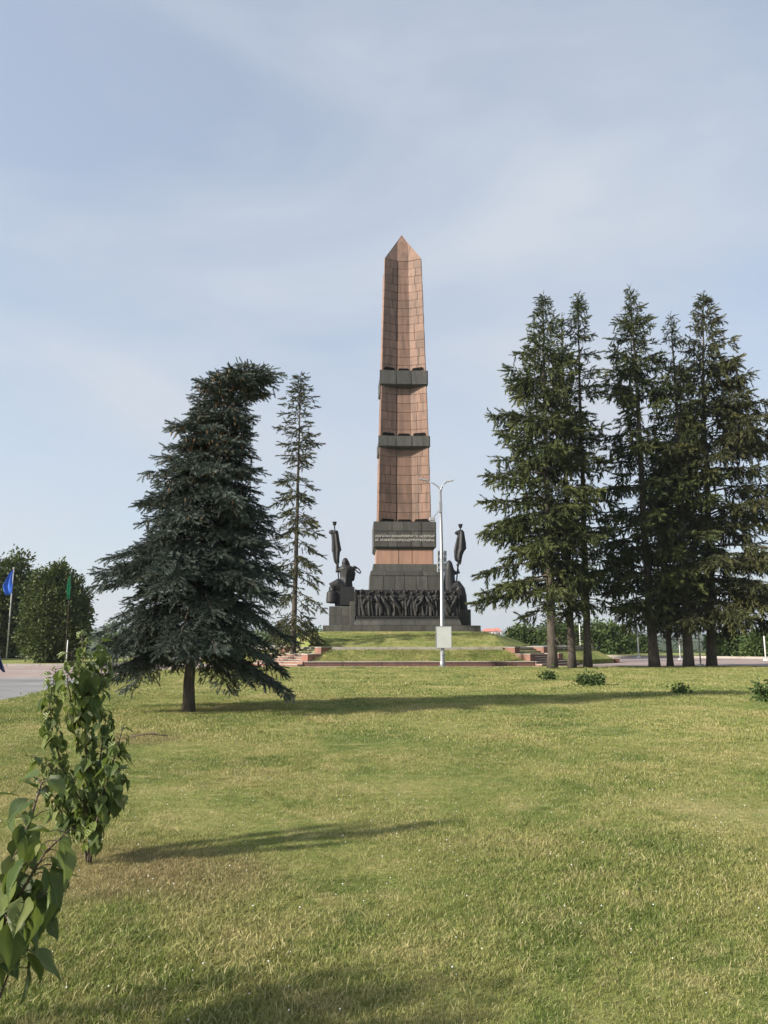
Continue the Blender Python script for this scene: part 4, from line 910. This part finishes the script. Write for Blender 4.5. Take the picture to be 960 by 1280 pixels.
def sapling(label, base, stems, size, seed, dens, group='leafy saplings at the left', start=.28):
    """stems: lists of points (relative); leaves hang on short stalks in pairs along each"""
    r = random.Random(seed); t = empty('sapling', base); tag(t, label, 'sapling', group); mb = MB(); lv = []
    for pts, r0 in stems:
        pts = [Vector(p) for p in pts]; seg = [(b - a).length for a, b in zip(pts[:-1], pts[1:])]; tot = sum(seg)
        mb.tube(pts, [r0 * (1 - .75 * i / (len(pts) - 1)) for i in range(len(pts))], 6)
        if dens <= 0: continue
        d = tot * (start if pts[0].z < .12 else .05)
        while d < tot:
            q = d
            for i, L_ in enumerate(seg):
                if q <= L_: p = pts[i].lerp(pts[i + 1], q / L_); dv = (pts[i + 1] - pts[i]).normalized(); break
                q -= L_
            az0 = r.uniform(0, 6.28)
            for k in range(2):
                az = az0 + math.pi * k + r.uniform(-.4, .4); h = Vector((math.cos(az), math.sin(az), 0)); pet = p + h * size * r.uniform(.25, .6) + Vector((0, 0, size * r.uniform(-.1, .3)))
                mb.tube([p, (p + pet) / 2 + Vector((0, 0, size * .08)), pet], [.0022, .0018, .0014], 4, False)
                drop = r.uniform(.6, 1.6) if d < tot * .93 else r.uniform(-.6, .5); x = (h * math.cos(drop) + Vector((0, 0, -math.sin(drop))) + Vector((r.uniform(-.3, .3), r.uniform(-.3, .3), 0))).normalized()
                upv = (h * .6 + Vector((0, 0, 1)) + Vector((r.uniform(-.4, .4), r.uniform(-.4, .4), 0))).normalized(); y = upv.cross(x).normalized(); z = x.cross(y)
                s_ = size * r.choice((.45, .65, .8, .95, 1.05, 1.2)) * r.uniform(.85, 1.12) * (1.0 if d < tot * .85 else .7)
                mt = Matrix((x, y, z)).transposed().to_4x4(); mt.translation = pet; lv.append((s_, r.choice(LEAVES), mt @ Matrix.Scale(s_, 4)))
            d += dens * r.uniform(.6, 1.4)
    mb.build('stem', M['bark2'], t, smooth=True); lv.sort(key=lambda q: -q[0])
    for s_, me, mt in lv[:290]:
        o = bpy.data.objects.new('leaf', me); COL.objects.link(o); o.parent = t; o.matrix_local = mt
    sm = MB()
    for s_, me, mt in lv[290:]: sm.add([mt @ v.co for v in me.vertices], [tuple(p.vertices) for p in me.polygons])
    if lv[290:]: tag(sm.build('small_leaves', M['lilac'], t, smooth=True), kind='stuff')
# the middle sapling
Ym = 5.62; bm = on_ground(110, 1090); bm.z = LZ
def mp_(px, py, dv=0.0): return at(px, py, Ym + dv) - bm
stems = [([(0, 0, 0), mp_(113, 1050), mp_(112, 1000, .03), mp_(107, 930, .02), mp_(106, 870), mp_(102, 790)], .013),
         ([(0.01, 0, 0), mp_(118, 1040, -.05), mp_(130, 990, -.1), mp_(148, 930, -.12), mp_(155, 905, -.13)], .010),
         ([(-.01, 0.01, 0), mp_(103, 1040, .1), mp_(85, 980, .15), mp_(66, 920, .18), mp_(62, 880, .2), mp_(70, 835, .2)], .010),
         ([mp_(112, 1020), mp_(92, 985, -.15), mp_(62, 958, -.22), mp_(38, 945, -.25)], .007),
         ([mp_(112, 1000, .03), mp_(125, 950, .15), mp_(132, 900, .2), mp_(118, 860, .2)], .007),
         ([mp_(107, 930, .02), mp_(92, 890, -.1), mp_(84, 850, -.14), mp_(90, 815, -.1)], .006),
         ([mp_(108, 900, .02), mp_(122, 870, .05), mp_(128, 830, .07), mp_(124, 800, .07)], .006),
         ([mp_(113, 1030), mp_(136, 1015, .05), mp_(146, 985, .08), mp_(150, 960, .1)], .006),
         ([mp_(110, 1040), mp_(84, 1030, .05), mp_(70, 1000, .1), mp_(50, 975, .05)], .006)]
sapling('upright leafy lilac sapling on the lawn before the blue spruce', bm, stems, .088, 5, .022, start=.14)
# the nearest sapling, cut by the left edge
Yc = 2.9; bc = Vector((-1.62, Yc, LZ))
def cp_(px, py, dv=0.0): return at(px + 26, py + 6, Yc + dv) - bc
stems = [([(0, 0, 0), cp_(-42, 1220), cp_(-30, 1120), cp_(-5, 1060), cp_(12, 1020), cp_(26, 972)], .011),
         ([cp_(-36, 1180), cp_(0, 1110, -.1), cp_(30, 1060, -.12), cp_(62, 1030, -.12)], .008),
         ([(0.02, 0, 0), cp_(-30, 1250, .1), cp_(0, 1170, .15), cp_(28, 1120, .16), cp_(52, 1075, .18)], .008),
         ([(0, 0.02, 0), cp_(-80, 1150), cp_(-90, 1050), cp_(-70, 960)], .010), ([cp_(-40, 1200), cp_(-70, 1120, .2), cp_(-60, 1030, .3), cp_(-40, 985, .3)], .008),
         ([cp_(-36, 1190), cp_(-20, 1150, -.1), cp_(10, 1120, -.14), cp_(40, 1110, -.15)], .007), ([(0, 0, 0), cp_(-120, 1100), cp_(-140, 1000), cp_(-130, 930)], .009)]
sapling('nearest large-leaved lilac sapling cut off by the left edge', bc, stems, .112, 8, .038, start=.52)
# one more sapling left of the frame; only its shadow shows on the lawn
bo = Vector((-2.9, 2.35, LZ))
stems = [([(0, 0, 0), (.05, 0, .6), (.02, .1, 1.2), (0, .1, 1.7)], .013), ([(0, 0, 0), (.3, .1, .6), (.42, .1, 1.2)], .01), ([(0, 0, 0), (-.3, 0, .6), (-.36, .1, 1.3)], .01), ([(0, 0, 0.2), (.1, -.3, .7), (.15, -.35, 1.3)], .01), ([(0, 0, 0.3), (-.1, .3, .8), (-.12, .4, 1.4)], .01)]
sapling('lilac sapling left of the nearest one, outside the picture, casting shade', bo, stems, .13, 9, .05)

# ------------------------------------------------------------------ small bushes and litter on the lawn
for i, (px, py, wpx, hpx, lab) in enumerate([(684, 852, 14, 13, 'small weed tuft on the lawn below the stairs'), (738, 859, 34, 17, 'low dark green bush on the lawn before the third spruce trunk'), (848, 869, 16, 8, 'faint low plant on the lawn right of the low dark bush'), (955, 880, 18, 26, 'young bush on the lawn at the right edge')]):
    p = on_ground(px, py); k = dep(p.y, 0) / FPX; W, H = wpx * k, hpx * k
    bushy('low_bush', lab, 'bush', 'low plants on the lawn', (p.x, p.y, LZ), [(0, 0, H * .4, W * .4, W * .3, H * .45), (-W * .2, 0, H * .35, W * .25, W * .25, H * .4), (W * .22, 0, H * .4, W * .22, W * .2, H * .45)], [22, 60, 9, 22][i], .10, M['bushleaf'], 110 + i, .02, 18, .16)
p = on_ground(182, 929); t = MB(); r_ = random.Random(4)
t.tube([(-.25, 0, .05), (.02, .05, .09), (.34, .02, .06)], [.014, .012, .006], 5); t.tube([(.02, .05, .09), (.14, -.06, .12), (.22, -.1, .08)], [.009, .007, .004], 5)
o = t.build('fallen_branch', M['bark2'], smooth=True); o.location = (p.x, p.y, LZ); tag(o, 'dry fallen twig on a bare patch of lawn right of the sapling', 'branch')

# ------------------------------------------------------------------ grass
def tuft(seed, n, foot, hmin, hmax, wd):
    r = np.random.default_rng(seed); V = []; F = []; T = []
    for i in range(n):
        a = r.uniform(0, 6.28); d = foot * math.sqrt(r.random()); p = np.array([d * math.cos(a), d * math.sin(a), 0]); h = r.uniform(hmin, hmax); ln = r.normal(size=2) * h * .55
        s_ = r.uniform(0, 6.28); u = np.array([math.cos(s_), math.sin(s_), 0]) * wd * r.uniform(.6, 1.3); m = p + np.array([ln[0] * .35, ln[1] * .35, h * .6]); e = p + np.array([ln[0], ln[1], h * r.uniform(.75, 1.0)]); b = len(V)
        V += [p - u / 2, p + u / 2, m + u * .4, m - u * .4, e]; F += [(b, b + 1, b + 2), (b, b + 2, b + 3), (b + 3, b + 2, b + 4)]; T += [r.beta(1.1, 1.1)] * 5
    return mesh_np('grass_tuft', np.array(V), np.array(F), np.array(T))
def grass(name, label, meshes, P_, Sc, seed):
    """points carrying tufts through geometry nodes"""
    r = np.random.default_rng(seed); col = bpy.data.collections.new(name + '_tufts')
    for me in meshes:
        o = bpy.data.objects.new('grass_tuft', me); me.materials.append(M['blade']); col.objects.link(o)
    K = len(P_); me = bpy.data.meshes.new(name); me.vertices.add(K); me.vertices.foreach_set('co', P_.astype(np.float32).ravel())
    a = me.attributes.new('rot', 'FLOAT_VECTOR', 'POINT'); rv = np.zeros((K, 3), np.float32); rv[:, 2] = r.uniform(0, 6.28, K); rv[:, 0] = r.normal(size=K) * .1; a.data.foreach_set('vector', rv.ravel())
    a = me.attributes.new('scl', 'FLOAT', 'POINT'); a.data.foreach_set('value', Sc.astype(np.float32))
    a = me.attributes.new('pick', 'INT', 'POINT'); a.data.foreach_set('value', r.integers(0, len(meshes), K).astype(np.int32))
    ob = link_mesh(name, me); tag(ob, label, 'grass', kind='stuff')
    g = bpy.data.node_groups.new(name, 'GeometryNodeTree'); g.interface.new_socket('Geometry', in_out='INPUT', socket_type='NodeSocketGeometry'); g.interface.new_socket('Geometry', in_out='OUTPUT', socket_type='NodeSocketGeometry')
    N = g.nodes.new; gi, go = N('NodeGroupInput'), N('NodeGroupOutput'); ip = N('GeometryNodeInstanceOnPoints'); ci = N('GeometryNodeCollectionInfo')
    ci.inputs['Collection'].default_value = col; ci.inputs['Separate Children'].default_value = True; ci.inputs['Reset Children'].default_value = True
    def att(nm, ty): x = N('GeometryNodeInputNamedAttribute'); x.data_type = ty; x.inputs['Name'].default_value = nm; return x.outputs[0]
    mp2 = N('GeometryNodeMeshToPoints'); g.links.new(gi.outputs[0], mp2.inputs[0]); g.links.new(mp2.outputs[0], ip.inputs['Points']); g.links.new(ci.outputs[0], ip.inputs['Instance'])
    ip.inputs['Pick Instance'].default_value = True; g.links.new(att('pick', 'INT'), ip.inputs['Instance Index'])
    e2 = N('FunctionNodeEulerToRotation'); g.links.new(att('rot', 'FLOAT_VECTOR'), e2.inputs[0]); g.links.new(e2.outputs[0], ip.inputs['Rotation']); g.links.new(att('scl', 'FLOAT'), ip.inputs['Scale'])
    g.links.new(ip.outputs[0], go.inputs[0]); md = ob.modifiers.new('tufts', 'NODES'); md.node_group = g
def wedge(y0, y1, dens, seed, pad=2.5):
    r = np.random.default_rng(seed); hw = y1 * .62 + pad; n = int(dens * 2 * hw * (y1 - y0)); x, y = r.uniform(-hw, hw, n), r.uniform(y0, y1, n)
    k = (np.abs(x) < y * .62 + pad) & in_poly(x, y, LAWN); return np.stack([x[k], y[k], np.full(k.sum(), LZ - .004)], 1)
def patchy(P_): return .5 + .5 * np.sin(P_[:, 0] * 1.3 + 1.1 * np.sin(P_[:, 1] * .9)) * np.sin(P_[:, 1] * 1.1 + 1.7 * np.sin(P_[:, 0] * .6 + 1))
r = np.random.default_rng(77)
A = wedge(1.8, 6.5, 700, 1, 2.0); B = wedge(6.5, 12, 300, 2); near_t = [tuft(i, 30, .07, .010, .034, .0034) for i in range(8)]
P_ = np.concatenate([A, B]); grass('lawn_grass', 'short grass blades of the near lawn', near_t, P_, (.6 + .75 * patchy(P_)) * r.uniform(.7, 1.35, len(P_)), 3)
C_ = wedge(12, 22, 75, 4); mid_t = [tuft(20 + i, 40, .17, .016, .046, .008) for i in range(6)]
grass('lawn_grass', 'short grass blades in the middle of the lawn', mid_t, C_, (.65 + .6 * patchy(C_)) * r.uniform(.7, 1.3, len(C_)), 5)
D_ = wedge(22, 46.5, 22, 6); far_t = [tuft(40 + i, 46, .32, .018, .052, .017) for i in range(6)]
grass('lawn_grass', 'short grass blades of the far lawn before the mound', far_t, D_, (.6 + .55 * patchy(D_)) * r.uniform(.7, 1.3, len(D_)), 7)
def mound_pts(n, seed):
    r = np.random.default_rng(seed); out = []
    for k in range(n):
        if r.random() < .4:
            f = r.random(); v = -(14.9 + (13.75 - 14.9) * f); hw = 6.9 + (5.4 - 6.9) * f; x = r.uniform(-hw, hw); z = .30 + .78 * f
        else:
            f = r.random(); v = -12.9 + 6.9 * f; x = r.uniform(-6.2, 5.7); z = np.interp(v, [-12.9, -12.7, -9.5, -6.0], [1.10, 1.24, 1.86, 2.24])
        out.append((x, v, z - .02))
    P_ = np.array(out); c, s_ = math.cos(MR), math.sin(MR); return np.stack([P_[:, 0] * c - P_[:, 1] * s_ + MC.x, P_[:, 0] * s_ + P_[:, 1] * c + MC.y, P_[:, 2]], 1)
E_ = mound_pts(2600, 9); grass('mound_grass', 'short grass blades on the slopes of the mound', far_t if False else [tuft(60 + i, 46, .32, .02, .06, .017) for i in range(5)], E_, r.uniform(.6, 1.2, len(E_)), 10)
# clover heads
def clover():
    r = np.random.default_rng(12); n = 1600; y = 3.0 + 19 * r.random(n) ** .8; x = r.uniform(-1, 1, n) * (y * .55 + 1); P_ = np.stack([x, y, LZ + r.uniform(.03, .06, n)], 1); P_ = P_[in_poly(x, y, LAWN)]
    o = np.array([(1, 0, 0), (-1, 0, 0), (0, 1, 0), (0, -1, 0), (0, 0, 1), (0, 0, -1)]) * 1.0; f = np.array([(0, 2, 4), (2, 1, 4), (1, 3, 4), (3, 0, 4), (2, 0, 5), (1, 2, 5), (3, 1, 5), (0, 3, 5)])
    K = len(P_); V, F, T = scatter(o, f, P_, r.normal(size=(K, 3)) * .2 + [1, 0, 0], np.zeros(K), r.uniform(.003, .006, K), np.zeros(K)); ob = link_mesh('clover_flowers', mesh_np('clover_flowers', V, F), M['whitemetal']); tag(ob, 'tiny white clover heads dotted over the lawn', 'flowers', kind='stuff')
clover()

# ------------------------------------------------------------------ haze: the air over the valley
mb = MB(); mb.box(-6400, 6400, -6400, 6500, -25, 150); hz = mb.build('haze', None); tag(hz, 'thin summer haze', kind='stuff')
hm = bpy.data.materials.new('haze_air'); hm.use_nodes = True; t_ = hm.node_tree; t_.nodes.clear(); ho = t_.nodes.new('ShaderNodeOutputMaterial'); pv = t_.nodes.new('ShaderNodeVolumePrincipled')
pv.inputs['Color'].default_value = (0.80, 0.87, 0.95, 1); pv.inputs['Density'].default_value = 0.00022; pv.inputs['Anisotropy'].default_value = 0.2; t_.links.new(pv.outputs[0], ho.inputs['Volume']); hz.data.materials.append(hm)
